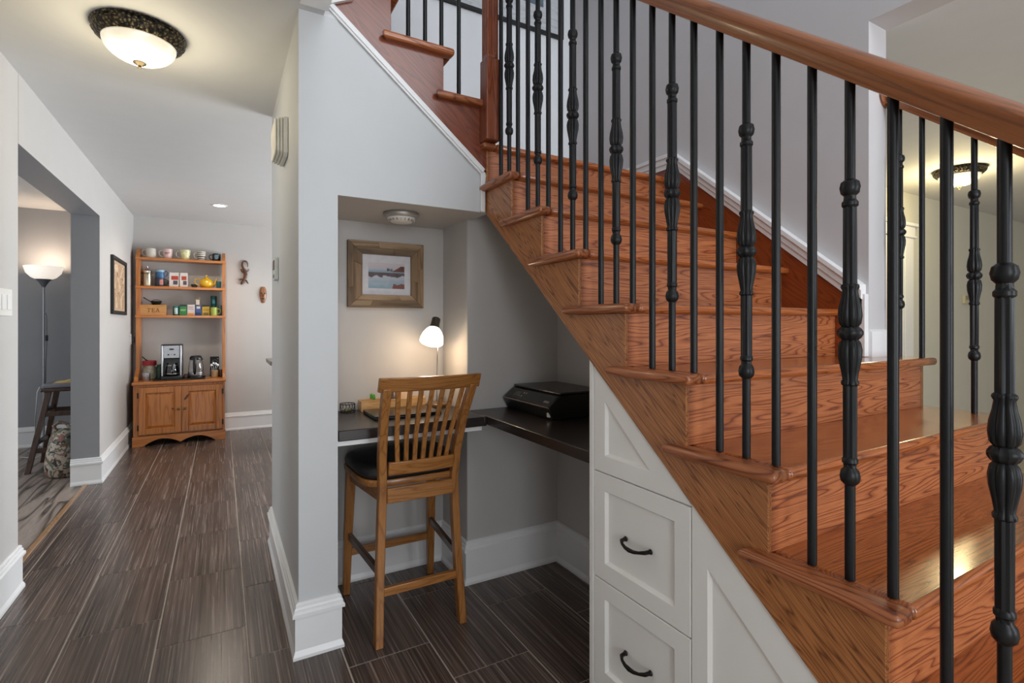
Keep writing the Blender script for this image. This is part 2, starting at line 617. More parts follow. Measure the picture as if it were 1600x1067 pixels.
struct('wall_stairwell_back', bx(-0.3, 0.42, 3.1, 3.25, CZ + 0.12, 5.1), WALLW, 'upper hall wall above the ceiling')
struct('wall_stairwell_front', bx(-0.3, 2.39, -2.75, -2.6, CZ + 0.12, 5.1), WALLW, 'upper stairwell wall behind the viewer')
struct('wall_front', bx(-1.055, 1.0, -3.3, -3.15, 0, CZ), WALL, 'hall wall behind the viewer')
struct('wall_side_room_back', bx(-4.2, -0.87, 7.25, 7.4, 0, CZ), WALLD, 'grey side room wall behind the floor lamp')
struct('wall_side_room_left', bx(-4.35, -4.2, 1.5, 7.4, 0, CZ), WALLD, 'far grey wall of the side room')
struct('wall_foyer_back', bx(2.39, 8.4, 2.31, 2.5, 0, 2.515), plain('wall_paint_foyer', '#d0cdbf', 0.55, var=0.012, bump=0.03, scale=6), 'cream lit foyer wall beyond the stairs')
struct('wall_foyer_right', bx(8.4, 8.5, -4.5, 2.5, 0, 2.515), MATS['wall_paint_foyer'], 'far wall of the foyer')
struct('wall_kitchen_right', bx(4.6, 4.75, 3.2, 7.3, 0, CZ), WALL, 'kitchen wall out of view')

# trim
TRIM_PROFILE = [(0, 0), (0.022, 0), (0.022, 0.012), (0.014, 0.032), (0.014, 0.158), (0.024, 0.163), (0.024, 0.176), (0.017, 0.182), (0.017, 0.192), (0.012, 0.198), (0.012, 0.208), (0.005, 0.214), (0, 0.214)]


def sweep_base(name, path, label, side=1, z=0.0, prof=TRIM_PROFILE):
    """Baseboard profile swept along a plan path with mitred corners; side=+1 projects to the left of travel."""
    pts = [Vector((p[0], p[1])) for p in path]
    secs = []
    for i, p in enumerate(pts):
        ns = []
        if i > 0:
            d = (pts[i] - pts[i - 1]).normalized(); ns.append(Vector((-d.y, d.x)) * side)
        if i < len(pts) - 1:
            d = (pts[i + 1] - pts[i]).normalized(); ns.append(Vector((-d.y, d.x)) * side)
        if len(ns) == 2:
            m = (ns[0] + ns[1]).normalized()
            m = m / m.dot(ns[0])
        else:
            m = ns[0]
        secs.append([(p.x + m.x * o, p.y + m.y * o, z + h) for o, h in prof])
    return struct(name, MB().loft(secs), TRIMM, label)


sweep_base('baseboard_left', [(-0.87, -1), (-0.87, 3.387), (-1.055, 3.387)], 'white moulded baseboard at the foot of the switch wall', side=-1)
sweep_base('baseboard_left_far', [(-1.055, 5.332), (-0.87, 5.332), (-0.87, HB)], 'white moulded baseboard round the pillar end of the opening', side=-1)
sweep_base('baseboard_back', [(-0.85, HB), (4.6, HB)], 'white moulded baseboard along the back wall', side=-1)
sweep_base('baseboard_column', [(0.41, 3.36), (0.262, 3.36), (0.262, 2.152), (0.41, 2.152), (0.41, 2.668), (1.073, 2.668), (1.073, 2.346), (1.62, 2.346), (1.62, 1.385)], 'white moulded baseboard wrapping the pillar and the desk niche', side=-1)
sweep_base('baseboard_side_room', [(-4.2, 7.25), (-1.06, 7.25)], 'white baseboard behind the floor lamp', side=-1)
# sloped white cap along the underside of the upper flight
cap = MB()
d0 = Vector((1.073 - 0.41, 0, 2.026 - 2.576)).normalized()
nrm = Vector((-d0.z, 0, d0.x))
def cap_sec(x, z, dy):
    pass
for (w0, w1, t) in ((0.0, 0.034, 0.010), (0.010, 0.026, 0.017)):
    n2 = Vector((0.6385, 0, 0.7696))
    a, b_ = Vector((0.39, 0, 2.5926)), Vector((1.073, 0, 2.026))
    pts = [a - n2 * w1, b_ - n2 * w1 + Vector((0, 0, 0)), b_ - n2 * w0, a - n2 * w0]
    cap.prism('y', [(p.x, p.z) for p in pts], 2.152 - t, 2.153)
cap.box(1.050, 1.073, 2.142, 2.153, 1.825, 2.012)
struct('trim_1', cap, TRIMM, 'white sloped moulding under the upper stair stringer', bevel=0.003)
struct('trim_2', MB().prism('y', [(0.355, 2.570), (0.469, 2.627), (0.469, 2.70), (0.355, 2.70)], 2.132, 2.1515).box(0.262, 0.365, -4.5, 2.11, CZ - 0.004, CZ + 0.3), TRIMM, 'white edge board of the stair opening')

# ------------------------------------------------------------------ staircase
R, RUN = 0.195, 0.237
SX = 1.08                      # outer face of the stringer
def yr(k):                     # riser plane of step k
    return 0.487 + RUN * (k - 4)
def low(y):                    # underside line of the stringer
    return 1.328 + 0.8228 * (y - 1.553)


stairs = thing('staircase', 'stained oak staircase climbing to a landing and turning behind the wall', 'staircase', (1.7, 0.4, 0))
pts = [(2.152, low(2.152)), (2.152, 11 * R - 0.03)]
pts += [(yr(11), 11 * R - 0.03)]
for k in range(11, 0, -1):
    pts += [(yr(k), (k - 1) * R - (0.03 if k > 1 else 0))]
    if k > 1:
        pts += [(yr(k - 1), (k - 1) * R - 0.03)]
pts += [(low_y, 0) for low_y in (1.553 - 1.328 / 0.8228,)]
MB().prism('x', pts, SX, SX + 0.012).build('stringer', OAKS, stairs, 0.002, smooth=False)
MB().prism('x', [p for p in pts], 2.40, 2.42).build('stringer', OAKS, stairs, smooth=False)
for k in range(1, 12):
    xr = 2.42 if k <= 6 else 2.254
    z0 = (k - 1) * R
    bx(SX + 0.0122, xr - (0.0 if k > 6 else 0.0205), yr(k), yr(k) + 0.02, z0, k * R - 0.03).build('riser', OAKX, stairs, 0.001, 1, smooth=False)
for k in range(1, 11):
    xr = 2.455 if k <= 6 else 2.254
    yb = yr(k + 1) + 0.019
    t = bx(1.105, xr, yr(k) - 0.036, yb, k * R - 0.03, k * R).build('tread', OAKT, stairs, 0.013, 4)
    r_ = MB().prism('z', [(1.048, yr(k) - 0.036), (1.1045, yr(k) - 0.036), (1.1045, yb + 0.010), (1.048, yb + 0.045)], k * R - 0.03, k * R).build('nosing_return', OAKY, t, 0.013, 4)
# landing
t = bx(1.118, 2.254, yr(11) - 0.036, 3.1, 11 * R - 0.03, 11 * R).build('landing', OAKT, stairs, 0.013, 4)
bx(1.048, 1.1175, yr(11) - 0.036, 2.16, 11 * R - 0.03, 11 * R).build('nosing_return', OAKY, t, 0.012, 4)
# upper flight, climbing towards -X
xu = {12: 1.106, 13: 0.867, 14: 0.628, 15: 0.389}
upts = [(1.125, 11 * R - 0.16), (1.125, 12 * R - 0.03), (xu[12], 12 * R - 0.03)]
upts = [(1.118, 1.99), (1.118, 12 * R - 0.03), (xu[13], 12 * R - 0.03), (xu[13], 13 * R - 0.03), (xu[14], 13 * R - 0.03), (xu[14], 14 * R - 0.03),
        (0.33, 14 * R - 0.03), (0.33, 2.643)]
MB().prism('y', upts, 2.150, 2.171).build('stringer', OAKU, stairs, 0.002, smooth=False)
for k in (12, 13, 14):
    x1 = xu[k] + 0.043
    x0 = xu[k + 1] - 0.004
    t = bx(x0, x1, 2.171, 3.08, k * R - 0.03, k * R).build('tread', OAKT, stairs, 0.012, 4)
    MB().prism('z', [(x0 - 0.045, 2.116), (x1, 2.116), (x1, 2.1705), (x0 - 0.01, 2.1705)], k * R - 0.032, k * R).build('nosing_return', OAKX, t, 0.013, 4)
    bx(xu[k] - 0.02, xu[k], 2.1715, 3.08, (k - 1) * R, k * R - 0.03).build('riser', OAKY, stairs, smooth=False)
# wall skirt with white cap on the stair wall
def cap_z(y):
    return 2.27 - 0.8228 * (2.07 - y)
sk = [(3.1, 11 * R - 0.02), (3.1, 2.205), (2.08, 2.205), (1.10, cap_z(1.10) - 0.07), (1.10, 6 * R), (1.2, 6 * R)]
for k in range(7, 11):
    sk += [(yr(k) + 0.03, k * R - 0.02 - R), (yr(k) + 0.03, k * R - 0.02)]
sk += [(yr(11) + 0.03, 10 * R), (yr(11) + 0.03, 11 * R - 0.02)]
MB().prism('x', [(3.1, 2.0), (3.1, 2.205), (2.08, 2.205), (1.10, cap_z(1.10) - 0.065), (1.10, 1.10)], 2.236, 2.2535).build('wall_skirt', wood('stained_oak_skirt', light='#9c4a1e', mid='#86390f', dark='#5a2409', direction=SLOPE, across=13, along=1.5, rings=7), stairs, smooth=False)
capm = MB()
for (a0, a1, t) in ((0.0, 0.022, 0.046), (0.022, 0.054, 0.036), (0.054, 0.082, 0.028)):
    capm.prism('x', [(3.1, 2.275 - a1), (3.1, 2.275 - a0), (2.072, 2.275 - a0), (1.088, cap_z(1.086) - a0), (1.088, cap_z(1.086) - a1 * 1.1), (2.080, 2.275 - a1)], 2.254 - t, 2.2545)
capm.box(2.226, 2.2545, 1.0785, 1.112, 1.171, cap_z(1.088) - 0.04)
struct('trim_3', capm, TRIMM, 'white stepped cap moulding above the stair skirt', bevel=0.002)
sweep_base('baseboard_jamb', [(2.254, 1.078), (2.39, 1.078)], 'white plinth at the foot of the opening jamb', side=-1, z=1.17, prof=[(0, 0), (0.012, 0), (0.012, 0.10), (0, 0.11)])

# ------------------------------------------------------------------ railings
RAILC = 1.115
def rail_under(y):
    return 1.577 + 0.8228 * (y - 0.304)


def rail_profile():
    pr = []
    w, h = 0.032, 0.072
    for a in range(0, 181, 20):
        pr.append((w * math.cos(math.radians(a)), h - 0.030 + 0.030 * math.sin(math.radians(a))))
    pr += [(-0.030, 0.026), (-0.025, 0.012), (-0.026, 0.0), (0.026, 0.0), (0.025, 0.012), (0.030, 0.026)]
    return pr


def rail_loft(xc, path):
    return MB().loft([[(xc + a, y, z + b) for a, b in rail_profile()] for y, z in path])


BR = 0.0096
def plain_rod(h):
    return MB().lathe([(BR, 0), (BR, h)], seg=14)


LEAFY = lambda j, a: 0.90 + 0.19 * abs(math.cos(4 * a)) ** 0.7
FLUTE = lambda j, a: 1 + (0.09 * math.cos(8 * a) if j in (2, 3, 4, 5) else 0)
def ornate_rod(h):
    return MB().lathe([(BR, 0), (BR, 0.212), (0.0118, 0.24), (0.0122, 0.40), (0.0122, 0.59), (0.0118, 0.765), (BR, 0.80), (BR, h)], seg=32, wob=FLUTE)
def low_collar():
    return MB().lathe([(0.009, 0.192), (0.0165, 0.200), (0.0185, 0.210), (0.0165, 0.222), (0.011, 0.229), (0.0105, 0.234), (0.0145, 0.239), (0.0145, 0.246), (0.011, 0.251)], seg=20)
def high_collar():
    return MB().lathe([(0.011, 0.757), (0.0150, 0.762), (0.0150, 0.769), (0.0105, 0.775), (0.011, 0.782), (0.0165, 0.788), (0.0188, 0.799), (0.0165, 0.810), (0.009, 0.816)], seg=20)
def leaf_bulb():
    m = MB()
    m.lathe([(0.0120, 0.395), (0.0150, 0.398), (0.0150, 0.403), (0.0125, 0.408), (0.0150, 0.425), (0.0195, 0.450), (0.0205, 0.468), (0.0180, 0.483), (0.0130, 0.490)], seg=64, wob=LEAFY)
    m.lathe([(0.013, 0.488), (0.0185, 0.493), (0.0220, 0.500), (0.0220, 0.506), (0.0185, 0.512), (0.013, 0.517)], seg=36, wob=lambda j, a: 1 + 0.05 * math.cos(12 * a))
    m.lathe([(0.0130, 0.514), (0.0185, 0.522), (0.0205, 0.538), (0.0190, 0.556), (0.0150, 0.575), (0.0130, 0.590), (0.0158, 0.596), (0.0150, 0.600), (0.0120, 0.603)], seg=64, wob=LEAFY)
    return m


HS = [rail_under(yr(4) + 0.004 + 0.077 * j) - 4 * R + 0.012 for j in range(3)]
rod_mesh = {}
def baluster(parent, x, y, z, h, ornate):
    key = (round(h, 4), ornate)
    if key not in rod_mesh:
        o = (ornate_rod(h) if ornate else plain_rod(h)).build('baluster', IRON)
        rod_mesh[key] = [o.data]
        if ornate:
            for nm, f in (('collar', low_collar), ('collar', high_collar), ('leaf_bulb', leaf_bulb)):
                s = f().build(nm, IRON)
                rod_mesh[key].append((nm, s.data))
                bpy.data.objects.remove(s)
        bpy.data.objects.remove(o)
    d = rod_mesh[key]
    o = bpy.data.objects.new('baluster', d[0])
    C.objects.link(o)
    o.parent = parent
    o.location = Vector((x, y, z)) - wloc(parent)
    for nm, me in d[1:]:
        s = bpy.data.objects.new(nm, me)
        C.objects.link(s)
        s.parent = o
    return o


rail = thing('stair_railing', 'long near railing of black iron balusters under a thick oak handrail', 'railing', (RAILC, 0.9, 0.97))
rail_loft(RAILC, [(y, rail_under(y)) for y in (-0.35, 0.0, 0.4, 0.8, 1.2, 1.6, 2.09)]).build('handrail', OAKR, rail, angle=50)
for k in range(1, 11):
    for j in range(3):
        baluster(rail, RAILC, yr(k) + 0.004 + 0.077 * j, k * R, HS[j], j == 1)
nw = MB().box(1.047, 1.117, 2.078, 2.148, 11 * R, 3.05)
newel = MB().box(1.047, 1.117, 2.078, 2.148, 11 * R, 2.52).box(1.053, 1.111, 2.084, 2.142, 2.52, 3.25).box(1.044, 1.120, 2.075, 2.151, 3.25, 3.45).build('newel_post', OAKZ, rail, 0.004)
fl = MB()
for i in range(3):
    fl.box(1.0505, 1.054, 2.094 + 0.016 * i, 2.101 + 0.016 * i, 2.54, 3.2)
    fl.box(1.061 + 0.016 * i, 1.068 + 0.016 * i, 2.0805, 2.085, 2.54, 3.2)
fl.build('flute', OAKZ, newel, 0.001, 1)

rail2 = thing('stair_railing', 'short railing beyond the stairs, mostly behind the thick handrail, by the foyer', 'railing', (2.385, 0.5, 0.97))
rail_loft(2.385, [(y, rail_under(y)) for y in (-0.35, 0.4, 1.076)]).build('handrail', OAKR, rail2, angle=50)
MB().lathe([(0.052, 0), (0.052, 0.008), (0.042, 0.014)], (2.385, 1.078, rail_under(1.07) + 0.036), M=Matrix.Rotation(PI / 2, 4, 'X')).build('rosette', OAKR, rail2)
for k in range(1, 7):
    for j in range(3):
        y = yr(k) - 0.010 + 0.077 * j
        if y < 1.05:
            baluster(rail2, 2.385, y, k * R, HS[j], j == 1)

rail3 = thing('stair_railing', 'upper flight railing of thin plain black balusters left of the newel post', 'railing', (0.8, 2.187, 2.4))
for i, (x, k) in enumerate([(0.957, 12), (0.871, 13), (0.793, 13), (0.715, 13), (0.635, 14), (0.555, 14), (0.475, 14)]):
    o = baluster(rail3, x, 2.187, k * R, round(0.9 + 0.8228 * (0.957 - x) - (k - 12) * R, 4), False)
ang = math.atan2(0.8228, 1)
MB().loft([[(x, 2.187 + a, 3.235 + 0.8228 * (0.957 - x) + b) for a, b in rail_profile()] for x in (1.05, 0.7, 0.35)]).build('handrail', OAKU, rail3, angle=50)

# ------------------------------------------------------------------ under-stair cabinet
def inset_poly(pts, d):
    """Offset a convex polygon inwards (counter-clockwise)."""
    n = len(pts)
    P = [Vector(p) for p in pts]
    area2 = sum(P[i].x * P[(i + 1) % n].y - P[(i + 1) % n].x * P[i].y for i in range(n))
    if area2 < 0:
        P.reverse()
    ds = d if isinstance(d, (list, tuple)) else [d] * n
    lines = []
    for i in range(n):
        a, b = P[i], P[(i + 1) % n]
        t = (b - a).normalized()
        nn = Vector((-t.y, t.x))
        lines.append((a + nn * ds[i], t))
    out = []
    for i in range(n):
        (p, t), (q, u) = lines[i - 1], lines[i]
        den = t.x * u.y - t.y * u.x
        s = ((q.x - p.x) * u.y - (q.y - p.y) * u.x) / den
        out.append(p + t * s)
    return P, out


def shaker(pts, xf, xb, rail_w, rec=0.012):
    """Recessed-panel front in the YZ plane, face at x=xf."""
    P, I = inset_poly(pts, rail_w)
    _, J = inset_poly([tuple(p) for p in I], 0.006)
    n = len(P)
    vs = [(xb, p.x, p.y) for p in P] + [(xf, p.x, p.y) for p in P] + [(xf, p.x, p.y) for p in I] + [(xf + rec, p.x, p.y) for p in J]
    fs = [list(range(n))]
    for ring in range(3):
        for i in range(n):
            j = (i + 1) % n
            fs.append((ring * n + i, ring * n + j, (ring + 1) * n + j, (ring + 1) * n + i))
    fs.append([3 * n + i for i in range(n)][::-1])
    return MB().add(vs, fs)


cab = thing('storage_cabinet', 'white panelled cabinet with drawers built in under the oak stairs', 'cabinet', (1.3, 0.8, 0))
def lowm(y, m=0.02):
    return low(y) + m
MB().prism('x', [(1.382, 0.0), (1.382, lowm(1.382, -0.006)), (0.0, lowm(0.0, -0.006)), (-0.03, 0.0)], 1.1035, 1.62).build('body', CABM, cab, smooth=False)
bx(1.086, 1.1035, 1.362, 1.382, 0, low(1.38) + 0.012).build('stile', CABM, cab, 0.0015)
FX, FB = 1.088, 1.1035
g = 0.0018
dr = []
for (z0, z1, hz) in ((0.4635, 0.8115, 0.632), (0.108, 0.4585, 0.276)):
    d = shaker([(0.953, z0), (1.360, z0), (1.360, z1), (0.953, z1)], FX, FB, 0.056, 0.012).build('drawer', CABM, cab, 0.0012, 1, smooth=False)
    hp = [(FX + 0.010, 1.213, hz), (FX - 0.012, 1.210, hz), (FX - 0.022, 1.196, hz - 0.003), (FX - 0.026, 1.178, hz - 0.007), (FX - 0.027, 1.160, hz - 0.008),
          (FX - 0.026, 1.142, hz - 0.007), (FX - 0.022, 1.124, hz - 0.003), (FX - 0.012, 1.110, hz), (FX + 0.010, 1.107, hz)]
    hd = MB().tube(hp, [0.0062, 0.006, 0.0045, 0.0055, 0.0068, 0.0055, 0.0045, 0.006, 0.0062], 12)
    hd.lathe([(0.0085, 0), (0.006, 0.006)], (FX - 0.001 + 0.009, 1.213, hz), 14, Matrix.Rotation(-PI / 2, 4, 'Y'))
    hd.lathe([(0.0085, 0), (0.006, 0.006)], (FX - 0.001 + 0.009, 1.107, hz), 14, Matrix.Rotation(-PI / 2, 4, 'Y'))
    hd.build('handle', plain('dark_pewter', '#2a2826', 0.35, 0.8, var=0.2), d)
shaker([(0.953, 0.008), (1.360, 0.008), (1.360, 0.105), (0.953, 0.105)], FX, FB, 0.03).build('plinth_panel', CABM, cab, 0.0012, 1, smooth=False)
top = [(0.953, 0.8155), (1.360, 0.8155), (1.360, low(1.36) + 0.01), (0.953, low(0.953) + 0.01)]
top = [(0.945, 0.8155), (1.360, 0.8155), (1.360, low(1.36) + 0.012)]
shaker(top, FX, FB, [0.056, 0.056, 0.062]).build('corner_panel', CABM, cab, 0.0012, 1, smooth=False)
dp = [(0.06, 0.108), (0.948, 0.108), (0.948, low(0.948) + 0.012), (0.06, low(0.06) + 0.012)]
shaker(dp, FX, FB, [0.056, 0.05, 0.10, 0.056]).build('door', CABM, cab, 0.0012, 1, smooth=False)

# ------------------------------------------------------------------ desk
DZ = 0.866
desk = thing('desk', 'dark espresso built-in corner desk in the niche under the stairs', 'desk', (0.8, 2.4, DZ))
bx(0.413, 1.073, 2.158, 2.666, DZ - 0.044, DZ).build('desktop', DESKM, desk, 0.004)
bx(1.088, 1.618, 1.384, 2.344, DZ - 0.040, DZ + 0.003).build('desktop', DESKM, desk, 0.004)
bx(1.0732, 1.0875, 2.158, 2.344, DZ - 0.044, DZ).build('filler_strip', DESKM, desk, 0.002)
bx(0.413, 1.071, 2.175, 2.200, DZ - 0.066, DZ - 0.044).build('cleat', TRIMM, desk, 0.001, 1)
bx(1.11, 1.616, 2.32, 2.3445, DZ - 0.066, DZ - 0.040).build('cleat', TRIMM, desk, 0.001, 1)

# ------------------------------------------------------------------ bar-height chair
chair = thing('counter_chair', 'brown wooden counter-height chair with slatted back and black cushioned seat', 'chair', (0.74, 2.3, 0))


def post(x_f, x_s, x_t, name='leg'):
    """Rear leg running up into the back post, curved in side view."""
    st = [(0, x_f, 2.060), (0.2, x_f + (x_s - x_f) * .33, 2.085), (0.45, x_f + (x_s - x_f) * .75, 2.108), (0.62, x_s, 2.115), (0.75, x_s + (x_t - x_s) * .25, 2.098), (0.9, x_s + (x_t - x_s) * .6, 2.045), (1.05, x_t, 1.965)]
    secs = []
    for z, x, y in st:
        w, d = 0.0165, 0.021
        secs.append([(x - w, y - d, z), (x + w, y - d, z), (x + w, y + d, z), (x - w, y + d, z)])
    return MB().loft(secs).build(name, CHZ, chair, 0.004, 2, angle=30)


post(0.550, 0.580, 0.556)
post(0.916, 0.900, 0.922)
for x0, x1 in ((0.523, 0.535), (0.950, 0.938)):
    secs = []
    for z, x, y, w in ((0, x0, 2.545, 0.016), (0.3, x0 + (x1 - x0) * .4, 2.525, 0.019), (0.62, x1, 2.495, 0.022)):
        secs.append([(x - w, y - w, z), (x + w, y - w, z), (x + w, y + w, z), (x - w, y + w, z)])
    MB().loft(secs).build('leg', CHZ, chair, 0.004)


def bow(x, depth=0.022, xc=0.739, hw=0.215):
    return depth * max(0, 1 - ((x - xc) / hw) ** 2)


def bent_rail(x0, x1, yc, z0, z1, th, name, lean=0.0, dip=0.0):
    secs = []
    n = 14
    for i in range(n + 1):
        x = x0 + (x1 - x0) * i / n
        y = yc - bow(x)
        zb, zt = z0, z1 - 0.0
        secs.append([(x, y - th / 2 + lean, zb), (x, y + th / 2 + lean, zb), (x, y + th / 2 - lean, zt), (x, y - th / 2 - lean, zt)])
    return MB().loft(secs).build(name, CHX, chair, 0.004)


bent_rail(0.526, 0.956, 1.968, 1.036, 1.094, 0.026, 'top_rail', 0.012)
bent_rail(0.597, 0.885, 2.098, 0.676, 0.733, 0.022, 'lower_rail', 0.006)
for i in range(7):
    f = (i + 1) / 8
    xb, xt = 0.598 + (0.884 - 0.598) * f, 0.556 + (0.922 - 0.556) * f
    secs = []
    for z, x, y in ((0.728, xb, 2.096 - bow(xb)), (0.85, xb + (xt - xb) * .4, 2.062 - bow(xb)), (1.042, xt, 1.972 - bow(xt))):
        w, d = 0.0095, 0.006
        secs.append([(x - w, y - d, z), (x + w, y - d, z), (x + w, y + d, z), (x - w, y + d, z)])
    MB().loft(secs).build('slat', CHZ, chair, 0.002)
bx(0.594, 0.886, 2.084, 2.106, 0.560, 0.622).build('apron', CHX, chair, 0.003)
bx(0.535, 0.938, 2.498, 2.518, 0.560, 0.622).build('apron', CHX, chair, 0.003)
for xa, xb in ((0.581, 0.537), (0.899, 0.936)):
    MB().loft([[(xa - .010, 2.13, .560), (xa + .010, 2.13, .560), (xa + .010, 2.13, .622), (xa - .010, 2.13, .622)],
               [(xb - .010, 2.48, .560), (xb + .010, 2.48, .560), (xb + .010, 2.48, .622), (xb - .010, 2.48, .622)]]).build('apron', CHY, chair, 0.002)
# seat board and cushion: rounded outlines that narrow a little to the back
def seat_outline(sc, front=2.548, back=2.112):
    pr = []
    for i in range(32):
        a = 2 * PI * i / 32
        cx, sy = math.cos(a), math.sin(a)
        ex = 0.42
        x = math.copysign(abs(cx) ** ex, cx)
        y = math.copysign(abs(sy) ** ex, sy)
        hw = 0.238 + 0.012 * y
        pr.append((0.737 + x * hw * sc, (front + back) / 2 + y * (front - back) / 2 * sc))
    return pr
MB().loft([[(x, y, z) for x, y in seat_outline(s)] for z, s in ((0.622, 0.985), (0.630, 1.0), (0.645, 1.0), (0.650, 0.985))]).build('seat_board', CHX, chair)
cush = MB().loft([[(x, y, z) for x, y in seat_outline(s)] for z, s in ((0.650, 0.955), (0.662, 0.985), (0.678, 0.985), (0.694, 0.955), (0.704, 0.88), (0.709, 0.6), (0.704, 0.2))]).build('seat_cushion', LEATH, chair, angle=80)
bx(0.565, 0.905, 2.072, 2.094, 0.188, 0.222).build('stretcher', CHX, chair, 0.003)
bx(0.528, 0.948, 2.526, 2.546, 0.186, 0.222).build('stretcher', CHX, chair, 0.003)
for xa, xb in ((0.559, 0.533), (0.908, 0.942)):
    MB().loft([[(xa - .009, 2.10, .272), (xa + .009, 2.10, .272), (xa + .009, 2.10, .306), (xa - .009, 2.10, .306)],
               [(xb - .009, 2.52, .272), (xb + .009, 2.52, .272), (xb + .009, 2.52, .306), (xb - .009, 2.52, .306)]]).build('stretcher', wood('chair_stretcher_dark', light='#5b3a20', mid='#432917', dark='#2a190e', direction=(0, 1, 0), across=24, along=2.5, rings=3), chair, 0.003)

# ------------------------------------------------------------------ prints painted on grids
def painting(name, parent, x0, x1, z0, z1, y, fn, nx=64, nz=44, axis='y'):
    vs, fs, cols = [], [], []
    for j in range(nz + 1):
        for i in range(nx + 1):
            u, v = i / nx, j / nz
            a, b = x0 + (x1 - x0) * u, z0 + (z1 - z0) * v
            vs.append((a, y, b) if axis == 'y' else (y, a, b))
            cols.append(fn(u, v))
    for j in range(nz):
        for i in range(nx):
            k = j * (nx + 1) + i
            fs.append((k, k + 1, k + nx + 2, k + nx + 1))
    off = wloc(parent)
    me = bpy.data.meshes.new(name)
    me.from_pydata([tuple(Vector(p) - off) for p in vs], [], fs)
    ca = me.color_attributes.new('print', 'FLOAT_COLOR', 'POINT')
    for i, c in enumerate(cols):
        ca.data[i].color = lin(c) if isinstance(c, str) else tuple(c) + (1,)
    me.materials.append(PRINT)
    o = bpy.data.objects.new(name, me)
    C.objects.link(o)
    o.parent = parent
    return o


def mixc(a, b, t):
    a, b = lin(a), lin(b)
    t = max(0, min(1, t))
    return tuple(a[i] * (1 - t) + b[i] * t for i in range(3))


def nz2(x, y, s=0):
    return noise.noise(Vector((x, y, s)))


def beach(u, v):
    n = nz2(u * 7, v * 9, 1) * 0.06 + nz2(u * 25, v * 40, 2) * 0.02
    head = 0.62 + 0.26 * max(0, min(1, (u - 0.62) / 0.28)) + nz2(u * 18, 3) * 0.03
    if v > 0.62:
        if u > 0.60 and v < head + 0.02 and v > 0.66:
            return mixc('#5a3330', '#7a4a42', n * 8 + .5)
        if 0.50 < u < 0.66 and 0.70 < v < 0.80 + n and nz2(u * 40, v * 30, 5) > -0.25:
            return mixc('#2e2528', '#4b3a3a', n * 9 + .5)
        if v < 0.74 + n * .2:
            return mixc('#7f98ab', '#a9b8c6', (v - 0.62) / 0.12)
        return mixc('#b9bac6', '#d3c9cd', (v - 0.7) / 0.3 + n)
    if v > 0.46 + n * 1.3 + 0.03 * u:
        return mixc('#4c4044', '#6a5a5c', n * 8 + .5)
    if u > 0.66 + n and v < 0.17 + 0.1 * (u - 0.66) + n:
        return mixc('#7b4540', '#8d5650', n * 8 + .5)
    return mixc('#7fa3b4', '#c3c6d0', v * 1.5 + n * 4 + 0.1)


pic = thing('framed_picture', 'beach photograph in a wide reclaimed wood frame above the desk', 'picture', (0.751, 2.667, 1.558))
O, I_ = (0.552, 0.951, 1.388, 1.729), (0.625, 0.882, 1.454, 1.662)
def quad_prism(pts, y0, y1, mat, nm):
    return MB().prism('y', pts, y0, y1).build(nm, mat, pic, 0.0015, 1, smooth=False)
def lerp2(a, b, t): return (a[0] + (b[0] - a[0]) * t, a[1] + (b[1] - a[1]) * t)
oc = [(O[0], O[2]), (O[1], O[2]), (O[1], O[3]), (O[0], O[3])]
ic = [(I_[0], I_[2]), (I_[1], I_[2]), (I_[1], I_[3]), (I_[0], I_[3])]
for s, (cut_in, cut_len) in enumerate(((0.55, 0.27), (0.45, 0.62), (0.5, 0.62), (0.4, 0.72))):
    a, b = oc[s], oc[(s + 1) % 4]
    c, d = ic[(s + 1) % 4], ic[s]
    m0, m1 = lerp2(a, d, cut_in), lerp2(b, c, cut_in)
    mat = RECL if s % 2 == 0 else RECLZ
    p0, p1 = lerp2(a, b, cut_len), lerp2(m0, m1, cut_len)
    q = lerp2(d, c, 1 - cut_len)
    p2 = lerp2(m0, m1, 1 - cut_len)
    quad_prism([a, p0, p1, m0], 2.643, 2.667, mat, 'frame_plank')
    quad_prism([p0, b, m1, p1], 2.6435, 2.667, mat, 'frame_plank')
    quad_prism([m0, p2, q, d], 2.6425, 2.667, mat, 'frame_plank')
    quad_prism([p2, m1, c, q], 2.644, 2.667, mat, 'frame_plank')
bx(0.622, 0.885, 2.660, 2.6665, 1.451, 1.665).build('mat_board', plain('mat_board_white', '#d9d8de', 0.7), pic)
painting('print', pic, 0.658, 0.849, 1.488, 1.621, 2.6595, beach)

art = thing('framed_picture', 'large pale-matted picture in a thin black frame high on the landing wall', 'picture', (1.6, 3.098, 3.8))
fr = MB()
ax0, ax1, az0, az1 = 1.0, 2.18, 3.385, 4.3
fr.box(ax0, ax1, 3.072, 3.098, az0, az0 + 0.022).box(ax0, ax1, 3.072, 3.098, az1 - 0.022, az1).box(ax0, ax0 + 0.022, 3.072, 3.098, az0 + .022, az1 - .022).box(ax1 - 0.022, ax1, 3.072, 3.098, az0 + .022, az1 - .022)
fr.build('frame', BLACKM, art, 0.002)
bx(ax0 + .02, ax1 - .02, 3.085, 3.0975, az0 + .02, az1 - .02).build('mat_board', wood('whitewashed_board', light='#c9cccf', mid='#b9bdc1', dark='#9da2a8', direction=(1, 0, 0), across=20, along=2, rings=3, line=0.6, rough=0.6, coat=0), art)
painting('print', art, ax0 + 0.17, ax1 - 0.17, az0 + 0.19, az1 - 0.17, 3.0845, lambda u, v: mixc('#4d5d6b', '#7f8d97', v + nz2(u * 6, v * 6) * .5), 30, 20)

